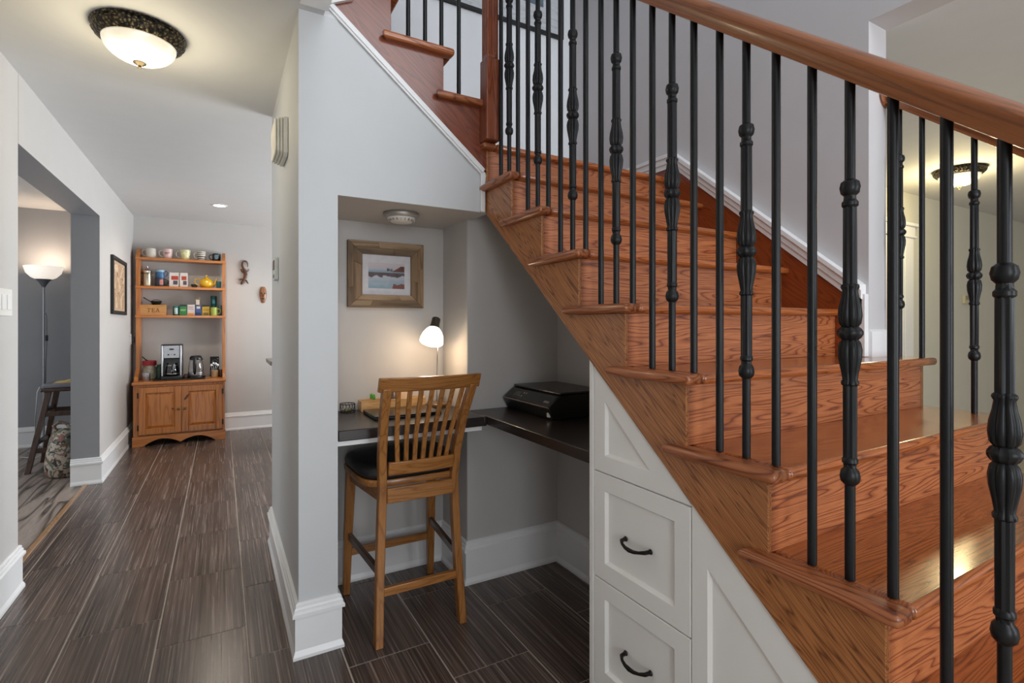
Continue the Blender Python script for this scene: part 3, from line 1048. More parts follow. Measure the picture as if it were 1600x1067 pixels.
# ------------------------------------------------------------------ desk lamp
lamp = thing('desk_lamp', 'lit desk lamp with a white glass shade on a slim chrome stem', 'lamp', (1.0, 2.575, DZ))
MB().lathe([(0.064, 0), (0.066, 0.004), (0.066, 0.014), (0.060, 0.019), (0.010, 0.022)], (1.0, 2.575, DZ), 32).build('base', wood('lamp_base_wood', light='#8a6a45', mid='#6f5233', dark='#4b361f', direction=(1, 0, 0)), lamp)
stem = [(1.0, 2.575, DZ + 0.02), (1.0, 2.575, 1.0), (1.003, 2.572, 1.15), (1.006, 2.567, 1.24), (1.004, 2.555, 1.30), (0.995, 2.54, 1.325), (0.985, 2.53, 1.318)]
MB().tube(stem, 0.0045, 10).build('stem', CHROME, lamp)
ax_ = Vector((-0.34, -0.36, -0.87)).normalized()
Msh = Matrix.Translation(Vector((0.974, 2.520, 1.322))) @ Vector((0, 0, 1)).rotation_difference(ax_).to_matrix().to_4x4()
MB().lathe([(0.018, -0.012), (0.022, -0.008), (0.023, 0.03), (0.027, 0.045), (0.034, 0.052)], (0, 0, 0), 24, Msh).build('socket_cap', plain('bronze_cap', '#5b5048', 0.35, 0.6), lamp)
shade_m = emit('lit_glass_shade', (1.0, 0.86, 0.68), 2.6)
MB().lathe([(0.030, 0.050), (0.043, 0.066), (0.054, 0.088), (0.060, 0.115), (0.060, 0.128), (0.057, 0.128), (0.057, 0.115), (0.050, 0.088), (0.039, 0.068)], (0, 0, 0), 32, Msh, cap=False).build('shade', shade_m, lamp, angle=80)
MB().lathe([(0.004, 0.052), (0.018, 0.06), (0.027, 0.085), (0.024, 0.105), (0.010, 0.116)], (0, 0, 0), 20, Msh).build('bulb', emit('lit_bulb', (1.0, 0.85, 0.62), 9), lamp)
cord = MB().tube([(1.06, 2.60, DZ + .004), (1.068, 2.63, DZ + .004), (1.066, 2.655, DZ + .004)], 0.003, 8).build('cord', BLACKP, lamp)
point('desk_lamp_light', (0.905, 2.455, 1.175), 1.9, (1.0, 0.72, 0.45), 0.03)

# laptop
lap = thing('laptop', 'closed slim black laptop lying on the desk behind the chair', 'laptop', (0.76, 2.43, DZ))
bx(0.603, 0.922, 2.312, 2.545, DZ + 0.001, DZ + 0.010).build('base', BLACKP, lap, 0.003)
bx(0.603, 0.922, 2.312, 2.545, DZ + 0.0105, DZ + 0.0165).build('lid', plain('laptop_lid_black', '#1c1a1a', 0.22, 0.3), lap, 0.002)
# organiser
orga = thing('desk_organizer', 'long low bamboo desk organizer against the back wall', 'organizer', (0.78, 2.615, DZ))
mb = MB()
mb.box(0.603, 0.940, 2.578, 2.584, DZ, DZ + .052).box(0.603, 0.940, 2.646, 2.652, DZ, DZ + .052).box(0.603, 0.609, 2.584, 2.646, DZ, DZ + .052).box(0.934, 0.940, 2.584, 2.646, DZ, DZ + .052).box(0.609, 0.934, 2.584, 2.646, DZ, DZ + .006)
mb.build('box', BAMBOO, orga, 0.001, 1, smooth=False)
bx(0.716, 0.721, 2.584, 2.646, DZ + .006, DZ + .045).build('divider', BAMBOO, orga)
pl = thing('potted_plant', 'tiny green plant in a white pot in the bamboo organizer', 'plant', (0.668, 2.615, DZ + .007))
MB().lathe([(0.012, 0), (0.015, 0.036), (0.013, 0.036)], (0.668, 2.615, DZ + .007), 16).build('pot', WHITEP, pl)
lf = MB()
for i in range(14):
    a, h = i * 2.4, 0.012 + 0.028 * ((i * 7) % 10) / 10
    rr = 0.006 + 0.007 * ((i * 3) % 5) / 5
    lf.lathe([(0.0008, 0), (0.0042, 0.007), (0.0036, 0.014), (0.0006, 0.02)], (0.668 + rr * math.cos(a), 2.615 + rr * math.sin(a), DZ + .040 + h * .7), 6)
lf.build('leaves', plain('plant_green', '#57a33c', 0.5, var=0.2), pl)
bnd = thing('notepad', 'pink and cream notepads standing in the bamboo organizer', 'notepad', (0.83, 2.62, DZ + .007))
bx(0.790, 0.868, 2.622, 2.632, DZ + .007, DZ + .098, Matrix.Identity(4)).build('cover', plain('pink_paper', '#d99a86', 0.7), bnd)
bx(0.792, 0.866, 2.612, 2.6215, DZ + .007, DZ + .088).build('pages', plain('cream_paper', '#d8b89a', 0.7), bnd)
clp = MB().prism('x', [(2.600, DZ + .007), (2.625, DZ + .007), (2.616, DZ + .085), (2.609, DZ + .085)], 0.752, 0.776).build('card_clip', plain('clip_grey', '#5d564f', 0.4, 0.5), None, 0.002)
tag(clp, 'small dark grey clip standing in the bamboo organizer', 'clip')
# wire cup
wc = thing('wire_basket', 'small round black wire basket left of the bamboo organizer', 'basket', (0.545, 2.618, DZ))
def ring(c, r, z, n=28): return [(c[0] + r * math.cos(2 * PI * i / n), c[1] + r * math.sin(2 * PI * i / n), z) for i in range(n)]
cw = (0.545, 2.618)
m = MB()
for z in (DZ + 0.002, DZ + 0.04):
    m.tube(ring(cw, 0.036, z), 0.0022, 6, closed=True)
m.build('rim', IRON, wc)
m = MB()
for i in range(14):
    a = 2 * PI * i / 14
    m.tube([(cw[0] + .036 * math.cos(a), cw[1] + .036 * math.sin(a), DZ + .002), (cw[0] + .036 * math.cos(a + .35), cw[1] + .036 * math.sin(a + .35), DZ + .04)], 0.0011, 5)
m.lathe([(0.036, 0), (0.036, 0.002)], (cw[0], cw[1], DZ), 24)
m.build('wires', IRON, wc)
rk = MB()
for i in range(9):
    rk.lathe([(0.0005, 0), (0.006, 0.004), (0.006, 0.008), (0.0005, 0.012)], (cw[0] + 0.022 * math.cos(i * 2.4) * (i / 9) ** .5, cw[1] + 0.022 * math.sin(i * 2.4) * (i / 9) ** .5, DZ + .003), 8)
tag(rk.build('glass_beads', plain('bead_olive', '#7e7a55', 0.2), None), 'heap of olive glass beads inside the black wire basket', 'beads', kind='stuff')

# ------------------------------------------------------------------ printer
prn = thing('printer', 'black flatbed inkjet printer on the desk under the stairs', 'printer', (1.42, 2.13, DZ + .003))
PZ = DZ + .0035
x0, x1, y0, y1 = 1.262, 1.60, 1.90, 2.322
MB().prism('y', [(x0 + .030, PZ), (x1, PZ), (x1, PZ + .108), (x0 + .070, PZ + .108), (x0 + .060, PZ + .104), (x0 + .006, PZ + .062), (x0, PZ + .056)], y0, y1).build('body', BLACKP, prn, 0.004)
MB().prism('z', [(x0 + .066, y0 + .002), (x1 - .002, y0 + .002), (x1 - .002, y1 - .002), (x0 + .066, y1 - .002)], PZ + .1095, PZ + .121).build('lid', plain('printer_lid', '#1f1b19', 0.28), prn, 0.005, 3)
d_ = Vector((0.054, 0, 0.042)).normalized()
def slope_pt(t, y, off=0.0):
    p = Vector((x0 + .006, y, PZ + .062)) + d_ * t
    return p + Vector((-0.614, 0, 0.789)) * off
def slope_quad(t0, t1, ya, yb, off, th=0.0012):
    vs = [slope_pt(t0, ya, off), slope_pt(t1, ya, off), slope_pt(t1, yb, off), slope_pt(t0, yb, off)]
    b_ = [slope_pt(t0, ya, off - th), slope_pt(t1, ya, off - th), slope_pt(t1, yb, off - th), slope_pt(t0, yb, off - th)]
    return MB().add(vs + b_, [(0, 1, 2, 3), (7, 6, 5, 4), (0, 4, 5, 1), (1, 5, 6, 2), (2, 6, 7, 3), (3, 7, 4, 0)])
slope_quad(0.004, 0.064, y0 + .012, y1 - .012, 0.001).build('control_panel', plain('printer_panel', '#171412', 0.18), prn)
slope_quad(0.018, 0.050, y1 - .125, y1 - .075, 0.0018).build('display', plain('printer_display', '#4d4740', 0.2), prn)
for i, (t, y) in enumerate(((0.022, .150), (0.044, .150), (0.044, .172), (0.022, .128))):
    slope_quad(t, t + .007, y1 - y, y1 - y + .007, 0.0018).build('button', plain('button_grey', '#9a948c', 0.4), prn)
slope_quad(0.018, 0.030, y0 + .03, y0 + .07, 0.0018).build('badge', plain('badge_grey', '#7b756e', 0.4), prn)
MB().box(x0 + .002, x0 + .008, y0 + .006, y1 - .006, PZ + .057, PZ + .0605).build('trim_strip', plain('strip_silver', '#b59a88', 0.25, 0.8), prn)
bx(x0 + .012, x0 + .0225, y0 + .012, y0 + .028, PZ + .014, PZ + .034).build('sticker', plain('sticker_white', '#cfcac2', 0.5), prn)
MB().lathe([(0.020, 0), (0.020, 0.001)], (x0 + .20, 2.12, PZ + .1205), 28).build('lid_emblem', plain('emblem_grey', '#5f5852', 0.3, 0.5), prn)

# smoke detector on the soffit
sd = thing('smoke_detector', 'round silver-rimmed detector on the niche soffit above the desk', 'smoke detector', (0.742, 2.372, 1.827))
MB().lathe([(0.080, 0), (0.084, -0.008), (0.082, -0.016), (0.066, -0.024)], (0.742, 2.372, 1.827), 40).build('rim', SILVERP, sd)
MB().lathe([(0.066, -0.020), (0.064, -0.030), (0.050, -0.042), (0.020, -0.046)], (0.742, 2.372, 1.827), 40).build('dome', WHITEP, sd)
m = MB()
for i in range(20):
    a = 2 * PI * i / 20
    m.box(-0.002, 0.002, 0.048, 0.063, -0.041, -0.029, Matrix.Translation((0.742, 2.372, 1.827)) @ Matrix.Rotation(a, 4, 'Z'))
m.build('vent_ribs', SILVERP, sd)

# ------------------------------------------------------------------ wall fittings
ch = thing('door_chime', 'cream scalloped door chime box high on the pillar wall', 'door chime', (0.262, 2.62, 2.14))
prof = [(2.50, 2.075), (2.50, 2.235), (2.70, 2.235), (2.73, 2.22), (2.73, 2.16), (2.70, 2.12), (2.71, 2.075), (2.69, 2.06), (2.52, 2.06)]
for i, (xa, xb, s) in enumerate(((0.240, 0.2615, 1.0), (0.228, 0.240, 0.965), (0.216, 0.228, 0.93), (0.206, 0.216, 0.89))):
    pr = [(2.615 + (y - 2.615) * s, 2.15 + (z - 2.15) * s) for y, z in prof]
    MB().prism('x', pr, xa + .0012, xb).build('cover' if i == 3 else 'shell', plain('chime_cream', '#dddbd2', 0.5), ch, 0.005, 3)
th = thing('wall_thermostat', 'small white thermostat at chest height on the pillar wall', 'thermostat', (0.262, 2.99, 1.6))
bx(0.243, 0.2615, 2.95, 3.045, 1.535, 1.655).build('body', plain('thermostat_white', '#c8cac8', 0.4), th, 0.004)
bx(0.239, 0.2432, 2.965, 3.03, 1.59, 1.64).build('screen', plain('screen_grey', '#5f6764', 0.2), th, 0.001)
bx(0.240, 0.2432, 2.975, 3.02, 1.548, 1.565).build('button', plain('dark_button', '#55564f', 0.4), th, 0.001)
sw = thing('light_switch', 'double rocker light switch plate on the near hall wall', 'switch', (-0.87, 3.2, 1.405))
bx(-0.8695, -0.8635, 3.115, 3.285, 1.34, 1.465).build('plate', WHITEP, sw, 0.002)
for y in (3.145, 3.215):
    bx(-0.8635, -0.859, y, y + 0.04, 1.368, 1.437).build('rocker', TRIMM, sw, 0.0015)
ou = thing('wall_outlet', 'white outlet with a black plug on the hall wall beside the hutch', 'outlet', (-0.87, 7.0, 1.137))
bx(-0.8695, -0.864, 6.965, 7.04, 1.08, 1.195).build('plate', WHITEP, ou, 0.002)
bx(-0.864, -0.838, 6.985, 7.02, 1.10, 1.165).build('plug', BLACKP, ou, 0.004)
mapf = thing('framed_map', 'old map in a dark wooden frame on the hall wall', 'picture', (-0.868, 6.16, 1.665))
ya, yb, za, zb = 5.79, 6.545, 1.395, 1.932
MB().box(-0.8695, -0.845, ya, yb, za, za + .035).box(-0.8695, -0.845, ya, yb, zb - .035, zb).box(-0.8695, -0.845, ya, ya + .035, za + .035, zb - .035).box(-0.8695, -0.845, yb - .035, yb, za + .035, zb - .035).build('frame', BLACKM, mapf, 0.003)
bx(-0.8695, -0.861, ya + .03, yb - .03, za + .03, zb - .03).build('mat_board', plain('map_parchment', '#b59b80', 0.7), mapf)
def mapfn(u, v):
    n = nz2(u * 5, v * 5, 9)
    if abs(n) < 0.035: return lin('#5b4433')[:3]
    if abs(nz2(u * 14, v * 14, 4)) < 0.03: return lin('#86684f')[:3]
    return mixc('#a9896a', '#cdb79a', 0.5 + n)
painting('print', mapf, ya + .06, yb - .06, za + .06, zb - .06, -0.8605, mapfn, 60, 44, axis='x')

# carved gecko and mask
gk = MB()
DKW = wood('carved_dark_wood', light='#6a4432', mid='#53321f', dark='#321c12', direction=(0, 0, 1), across=40, along=5, rings=3)
gy = 7.163
body = [(0.210, gy, 1.795), (0.222, gy, 1.815), (0.240, gy, 1.845), (0.254, gy, 1.885), (0.262, gy, 1.925), (0.255, gy, 1.96), (0.236, gy, 1.995), (0.224, gy, 2.03), (0.226, gy, 2.065), (0.245, gy, 2.09), (0.270, gy, 2.085), (0.283, gy, 2.06), (0.285, gy, 2.03), (0.280, gy, 2.01)]
gk.tube(body, [0.009, 0.016, 0.015, 0.020, 0.022, 0.019, 0.014, 0.012, 0.011, 0.010, 0.009, 0.008, 0.006, 0.004], 10)
gecko = thing('carved_gecko', 'dark carved wooden gecko with curled tail on the back wall', 'wall carving', (0.245, 7.178, 1.94))
gk.build('body', DKW, gecko)
for leg in ([(0.238, gy, 1.85), (0.215, gy, 1.868), (0.198, gy, 1.85), (0.190, gy, 1.865)], [(0.246, gy, 1.855), (0.272, gy, 1.842), (0.283, gy, 1.815), (0.295, gy, 1.812)],
            [(0.256, gy, 1.94), (0.224, gy, 1.955), (0.212, gy, 1.985), (0.202, gy, 1.98)], [(0.262, gy, 1.95), (0.285, gy, 1.965), (0.298, gy, 1.99), (0.304, gy, 1.985)]):
    MB().tube(leg, [0.009, 0.008, 0.007, 0.004], 8).build('leg', DKW, gecko)
mk = thing('carved_mask', 'small oval carved wooden face mask on the back wall', 'mask', (0.457, 7.178, 1.67))
m = MB()
secs = []
for i in range(13):
    t = i / 12
    z = 1.572 + 0.203 * t
    w = 0.044 * (math.sin(PI * (0.08 + 0.84 * t)) ** 0.55) * (0.78 + 0.3 * t)
    dpt = 0.028 * math.sin(PI * (0.06 + 0.86 * t)) ** 0.6
    secs.append([(0.457 + w * math.cos(a), 7.178 - dpt * math.sin(a), z) for a in [PI * k / 12 for k in range(13)]])
m.loft(secs).build('face', wood('mask_wood', light='#a5744c', mid='#855433', dark='#4b2a19', direction=(0, 0, 1), across=50, along=12, rings=4), mk, angle=70)
m = MB()
for sx in (-1, 1):
    m.lathe([(0.001, -0.004), (0.010, 0), (0.001, 0.004)], (0.457 + sx * 0.017, 7.1525, 1.692), 12, Matrix.Rotation(PI / 2, 4, 'X'))
m.build('eyes', BLACKM, mk)
MB().prism('x', [(7.153, 1.69), (7.136, 1.652), (7.153, 1.648)], 0.449, 0.465).build('nose', DKW, mk, 0.003)
bx(0.440, 0.474, 7.147, 7.156, 1.620, 1.632).build('mouth', BLACKM, mk, 0.003)

# ------------------------------------------------------------------ ceiling fixtures
def flush_mount(loc, s, label):
    t = thing('ceiling_light', label, 'ceiling light', loc, 'flush ceiling lights')
    x, y, z = loc
    MB().lathe([(0.165 * s, 0), (0.168 * s, -0.006), (0.160 * s, -0.014), (0.164 * s, -0.02), (0.158 * s, -0.034), (0.142 * s, -0.050), (0.134 * s, -0.055), (0.128 * s, -0.050)], loc, 56, wob=lambda j, a: 1 + (0.012 * math.cos(28 * a) if 2 < j < 6 else 0)).build('rim', BRONZE, t, angle=60)
    pr = [(0.131 * s, -0.048)] + [(0.131 * s * math.cos(a), -0.05 - 0.082 * s * math.sin(a)) for a in [PI / 2 * k / 10 for k in range(1, 10)]] + [(0.004, -0.05 - 0.082 * s)]
    MB().lathe(pr, loc, 48).build('glass_bowl', MATS['lit_alabaster'], t, angle=80)
    zb = -0.05 - 0.082 * s
    MB().lathe([(0.004, zb + .004), (0.024, zb + .004), (0.024, zb - .002), (0.014, zb - .009), (0.006, zb - .013), (0.008, zb - .020), (0.003, zb - .025)], loc, 20).build('finial', plain('finial_bronze', '#3d3425', 0.4, 0.7, var=0.2), t)
    return t


emit('lit_alabaster', (1.0, 0.94, 0.78), 0.55, mottle='#c9ac62')
flush_mount((-0.30, 2.655, CZ), 1.0, 'lit alabaster bowl ceiling light with bronze rim on the hall ceiling')
flush_mount((5.03, 1.76, 2.515), 1.0, 'lit alabaster bowl ceiling light on the foyer ceiling behind the balusters')
point('hall_lamp_light', (-0.30, 2.655, CZ - 0.22), 7, (1.0, 0.86, 0.58), 0.10)
point('foyer_lamp_light', (5.03, 1.76, 2.515 - 0.22), 19, (1.0, 0.82, 0.42), 0.10)
dl = thing('recessed_downlight', 'small lit recessed downlight in the far hall ceiling', 'downlight', (-0.018, 6.117, CZ))
MB().lathe([(0.075, 0), (0.075, -0.004), (0.055, -0.006), (0.055, 0.0)], (-0.018, 6.117, CZ), 32, cap=False).build('rim', TRIMM, dl)
MB().lathe([(0.055, -0.002), (0.05, -0.003), (0.001, -0.003)], (-0.018, 6.117, CZ), 32).build('lens', emit('lit_lens', (1, 0.93, 0.82), 8), dl)
sp = bpy.data.lights.new('downlight_light', 'SPOT'); sp.energy = 30; sp.spot_size = 2.6; sp.spot_blend = 0.5; sp.color = (1, 0.85, 0.68); sp.shadow_soft_size = 0.05
so = bpy.data.objects.new('downlight_light', sp); C.objects.link(so); so.location = (-0.018, 6.117, CZ - 0.02)

# ------------------------------------------------------------------ pine hutch
HXL, HXR, HF, HBk = -0.825, 0.046, 6.68, 7.160
hutch = thing('pine_hutch', 'open-shelved orange pine hutch with two-door base at the end of the hall', 'hutch', (-0.39, 6.92, 0))
MB().box(HXL + .012, HXL + .032, HF + .02, HBk, 0.0, 0.65).box(HXR - .032, HXR - .012, HF + .02, HBk, 0.0, 0.65).box(HXL + .032, HXR - .032, HBk - .012, HBk, 0.06, 0.65).box(HXL + .032, HXR - .032, HF + .03, HBk - .012, 0.10, 0.118).build('carcass', PIZ, hutch, smooth=False)
MB().box(HXL + .012, -0.768, HF + .002, HF + .022, 0.1, 0.652).box(0.010, HXR - .012, HF + .002, HF + .022, 0.1, 0.652).box(-0.768, 0.010, HF + .002, HF + .022, 0.628, 0.652).build('face_frame', PIZ, hutch, 0.002, smooth=False)
bx(HXL, HXR, HF - .018, HBk, 0.652, 0.684).build('counter', PIX, hutch, 0.007, 3)
# scalloped plinth
top_, bot = 0.106, []
xs = [HXL + .005 + (HXR - HXL - .010) * i / 60 for i in range(61)]
def scal(x):
    u = (x - HXL) / (HXR - HXL)
    if u < 0.12 or u > 0.88: return 0.0
    w = (u - 0.12) / 0.76
    return 0.056 * abs(math.sin(w * 2 * PI)) ** 0.8 * (1 if True else 0) + (0.014 if 0.45 < w < 0.55 else 0.014 * min(1, min(w, 1 - w) / 0.2))
MB().prism('y', [(x, scal(x)) for x in xs] + [(xs[-1], top_), (xs[0], top_)], HF - .014, HF + .006).build('plinth', PIX, hutch, 0.003, smooth=False)
def cab_door(x0, x1, knob_x, hinge_x):
    z0, z1 = 0.124, 0.626
    m = MB()
    w = 0.062
    m.box(x0, x0 + w, HF - .014, HF + .004, z0, z1).box(x1 - w, x1, HF - .014, HF + .004, z0, z1)
    m.box(x0 + w, x1 - w, HF - .014, HF + .004, z1 - w, z1).box(x0 + w, x1 - w, HF - .014, HF + .004, z0, z0 + w)
    d = m.build('door', PIZ, hutch, 0.003)
    a0, a1, b0, b1 = x0 + w, x1 - w, z0 + w, z1 - w
    i = 0.028
    vs = [(a0, HF, b0), (a1, HF, b0), (a1, HF, b1), (a0, HF, b1), (a0 + i, HF - .010, b0 + i), (a1 - i, HF - .010, b0 + i), (a1 - i, HF - .010, b1 - i), (a0 + i, HF - .010, b1 - i)]
    MB().add(vs, [(0, 1, 5, 4), (1, 2, 6, 5), (2, 3, 7, 6), (3, 0, 4, 7), (4, 5, 6, 7), (3, 2, 1, 0)]).build('raised_panel', PIZ, d, smooth=False)
    MB().lathe([(0.006, 0), (0.006, 0.012), (0.015, 0.018), (0.015, 0.024), (0.006, 0.029)], (knob_x, HF - .014, 0.38), 18, Matrix.Rotation(PI / 2, 4, 'X')).build('knob', BRASS, d)
    for hz in (0.20, 0.545):
        MB().box(hinge_x - .008, hinge_x + .008, HF - .0165, HF + .002, hz - .03, hz + .03).build('hinge', plain('hinge_dark', '#3a2c20', 0.4, 0.7), d, 0.002)
cab_door(-0.766, -0.381, -0.409, -0.770)
cab_door(-0.378, 0.008, -0.352, 0.012)
KNOT = plain('pine_knot', '#5a2f16', 0.4, var=0.3)
for d_k, M_ in ((0, Matrix.Translation((-0.462, HF - .0102, 0.383)) @ Matrix.Rotation(PI / 2, 4, 'X') @ Matrix.Diagonal((1.1, .9, 1, 1))),
                (1, Matrix.Translation((-0.333, HF - .0142, 0.503)) @ Matrix.Rotation(PI / 2, 4, 'X') @ Matrix.Rotation(0.95, 4, 'Z') @ Matrix.Diagonal((3.6, 1.1, 1, 1)))):
    MB().lathe([(0.001, 0), (0.011, 0.0002), (0.011, 0.0008), (0.001, 0.0009)], (0, 0, 0), 16, M_).build('knot', KNOT, [o for o in hutch.children if o.name.startswith('door')][d_k])
for xa, xb in ((HXL + .002, HXL + .040), (0.008, 0.040)):
    pts = [(6.80, 0.684), (6.83, 0.73), (6.90, 0.765), (6.955, 0.81), (6.955, 2.06), (6.985, 2.10), (7.06, 2.155), (HBk, 2.155), (HBk, 0.684)]
    MB().prism('x', pts, xa, xb).build('upright', PIZ, hutch, 0.003, smooth=False)
for z in (2.048, 1.730, 1.404):
    bx(HXL - .002, 0.044, 6.945, HBk, z - .028, z).build('shelf', PIX, hutch, 0.003)

# ---- crockery and tins on the hutch
def mug(x, y, z, r, h, mat, label, handle=-1, hmat=None, flare=1.0, taper=0.9, band=None):
    t = thing('mug', label, 'mug', (x, y, z))
    prof = [(r * taper * .92, 0), (r * taper, 0.006), (r * (taper + (1 - taper) * .6), h * .5), (r * flare, h), (r * flare - .004, h), (r * (taper + (1 - taper) * .6) - .004, h * .5), (r * taper - .005, 0.008), (0.001, 0.007)]
    MB().lathe(prof, (x, y, z), 28, cap=False).build('body', mat, t, angle=50)
    if handle:
        pts = [(x + handle * (r - .004), y, z + h * .82), (x + handle * (r + .018), y, z + h * .84), (x + handle * (r + .032), y, z + h * .68), (x + handle * (r + .030), y, z + h * .42), (x + handle * (r + .014), y, z + h * .24), (x + handle * (r * .95 - .004), y, z + h * .2)]
        MB().tube(pts, 0.0055, 8).build('handle', hmat or mat, t)
    return t


def wrap_strip(t, x, y, z, r, za, zb, a0, a1, mat, name='lettering'):
    n = 10
    vs, fs = [], []
    for i in range(n + 1):
        a = a0 + (a1 - a0) * i / n
        for rr, zz in ((r, za), (r, zb)):
            vs.append((x + rr * math.sin(a), y - rr * math.cos(a), z + zz))
    for i in range(n):
        fs.append((2 * i, 2 * i + 2, 2 * i + 3, 2 * i + 1))
    return MB().add(vs, fs).build(name, mat, t)


S1, S2, S3 = 2.048, 1.730, 1.404
YS = 7.04
t = mug(-0.692, YS, S1, 0.050, 0.108, plain('mug_speckled_white', '#cfc9be', 0.5, var=0.12, scale=90, bump=0.5), 'bumpy cream white mug, first on the top shelf of the hutch', -1, flare=0.9, taper=0.95)
t = mug(-0.535, YS, S1, 0.049, 0.112, plain('mug_pink', '#d8b9b5', 0.35), 'pale pink mug with a line of lettering on the top shelf', -1, hmat=plain('mug_pink_white', '#d9cfc8', 0.35), taper=0.8)
PK = plain('mug_pink_ink', '#7b4a52', 0.5)
for za, a0, a1 in ((0.066, -0.55, 0.5), (0.054, -0.45, 0.2)):
    wrap_strip(t, -0.535, YS, S1, 0.0488, za, za + .006, a0, a1, PK)
t = mug(-0.366, YS, S1, 0.055, 0.114, plain('mug_cream_yellow', '#d9d6a8', 0.35, var=0.25, scale=55), 'cream mug with a soft yellow pattern on the top shelf', -1, hmat=plain('mug_pink_white', '#d9cfc8', 0.35), taper=0.72)
t = mug(-0.203, YS, S1, 0.044, 0.105, plain('mug_ivory', '#d4cdc2', 0.35), 'ivory mug with dark bands on the top shelf', -1, taper=0.85)
DKB = plain('mug_band_dark', '#2b2a2e', 0.4)
for za, h_ in ((0.018, .008), (0.04, .012), (0.068, .006), (0.088, .006)):
    wrap_strip(t, -0.203, YS, S1, 0.0445, za, za + h_, -1.4, 1.4, DKB, 'band')
t = mug(-0.052, YS, S1, 0.043, 0.092, plain('mug_black', '#17191b', 0.35), 'black mug with pale blue lettering at the end of the top shelf', -1, taper=1.0)
for za, a0, a1 in ((0.066, -.5, .4), (0.052, -.55, .45), (0.038, -.45, .5), (0.026, -.35, .3)):
    wrap_strip(t, -0.052, YS, S1, 0.0436, za, za + .006, a0, a1, plain('ink_pale_blue', '#8fb3c2', 0.5))

fp = thing('french_press', 'glass and steel french press beside the left upright of the hutch', 'coffee press', (-0.727, YS, S2))
MB().lathe([(0.042, 0), (0.044, 0.006), (0.042, 0.012), (0.040, 0.012), (0.040, 0.15), (0.0445, 0.16), (0.042, 0.160), (0.037, 0.15), (0.037, 0.016), (0.001, 0.015)], (-0.727, YS, S2), 28, cap=False).build('beaker', plain('press_steel_glass', '#b6ab95', 0.18, 0.6, var=0.1, scale=40), fp)
MB().lathe([(0.046, 0.158), (0.046, 0.172), (0.032, 0.186), (0.008, 0.190), (0.004, 0.205), (0.012, 0.212), (0.010, 0.224), (0.002, 0.228)], (-0.727, YS, S2), 28).build('lid', CHROME, fp)
MB().tube([(-0.768, YS, S2 + .15), (-0.79, YS, S2 + .14), (-0.792, YS, S2 + .06), (-0.768, YS, S2 + .03)], 0.006, 8).build('handle', BLACKP, fp)
MB().tube([(-0.727 + .043 * math.sin(a), YS - .043 * math.cos(a), S2 + .14) for a in [2 * PI * i / 24 for i in range(24)]], 0.003, 6, closed=True).build('frame_ring', BLACKP, fp)

t = mug(-0.61, YS, S2, 0.046, 0.098, plain('mug_dark_floral', '#2a3442', 0.4, var=0.5, scale=35), 'dark patterned mug under a blue mug on the second shelf', 1, taper=1.0)
wrap_strip(t, -0.61, YS, S2, 0.0466, 0.02, 0.078, 0.05, 0.85, plain('mug_flower', '#a9685a', 0.5, var=0.3, scale=60), 'flower_print')
t = mug(-0.608, YS, S2 + .099, 0.044, 0.092, plain('mug_blue_print', '#2f5c86', 0.4, var=0.35, scale=35), 'blue printed mug stacked on a dark mug on the second shelf', 1, taper=1.0)
wrap_strip(t, -0.608, YS, S2 + .099, 0.0446, 0.068, 0.09, -1.3, 1.3, plain('mug_sky', '#8fa9b8', 0.5), 'pale_band')


def coffee_bag(x0, x1, label, tilt):
    t = thing('coffee_bag', label, 'coffee bag', ((x0 + x1) / 2, YS, S2))
    w = x1 - x0
    xc = (x0 + x1) / 2
    secs = []
    for z, d, k in ((0, .024, .94), (.012, .027, 1), (.08, .022, 1), (.135, .010, .99), (.155, .003, .98), (.168, .0025, .98)):
        secs.append([(xc - w / 2 * k, YS - d, S2 + z), (xc + w / 2 * k, YS - d, S2 + z), (xc + w / 2 * k, YS + d, S2 + z), (xc - w / 2 * k, YS + d, S2 + z)])
    MB().loft(secs).build('bag', plain('bag_white', '#d2cdca', 0.4), t, 0.002)
    def lab(xa, xb, za, zb, mat, nm):
        def fy(z):
            return YS - (0.027 + (0.022 - 0.027) * (z - .012) / .068 if z < .08 else 0.022 + (0.010 - 0.022) * (z - .08) / .055) - .001
        vs = [(xa, fy(za), S2 + za), (xb, fy(za), S2 + za), (xb, fy(zb), S2 + zb), (xa, fy(zb), S2 + zb)]
        MB().add(vs, [(0, 1, 2, 3)]).build(nm, mat, t)
    lab(x0 + w * .22, x1 - .004 * tilt, .082, .128, plain('bag_red', '#a8392a', 0.5, var=0.2), 'red_label')
    lab(x0 + w * .42, x1 - .01, .028, .074, plain('bag_photo', '#4a4450', 0.5, var=0.5, scale=60), 'photo_label')
coffee_bag(-0.520, -0.428, 'white coffee bag with red label, nearer the stacked mugs', 1)
coffee_bag(-0.418, -0.340, 'white coffee bag with red label, nearer the yellow teapot', 3)
bw = MB().lathe([(0.018, 0), (0.030, 0.015), (0.036, 0.04), (0.033, 0.04), (0.026, 0.016), (0.001, 0.006)], (-0.276, YS + .02, S2), 24, cap=False).build('small_bowl', plain('bowl_dark_green', '#39423d', 0.3), None)
tag(bw, 'small dark green bowl behind the teapot handle', 'bowl')
tp = thing('teapot', 'round yellow teapot on the second shelf', 'teapot', (-0.154, YS, S2))
YEL = plain('teapot_yellow', '#d9ab25', 0.2, coat=0.5, var=0.02)
cx = -0.154
MB().lathe([(0.040, 0), (0.050, 0.004), (0.068, 0.025), (0.075, 0.05), (0.070, 0.078), (0.052, 0.100), (0.034, 0.108)], (cx, YS, S2), 36).build('body', YEL, tp, angle=60)
MB().lathe([(0.036, 0.106), (0.034, 0.112), (0.016, 0.122), (0.006, 0.125), (0.006, 0.130), (0.012, 0.138), (0.011, 0.148), (0.002, 0.152)], (cx, YS, S2), 28).build('lid', YEL, tp, angle=60)
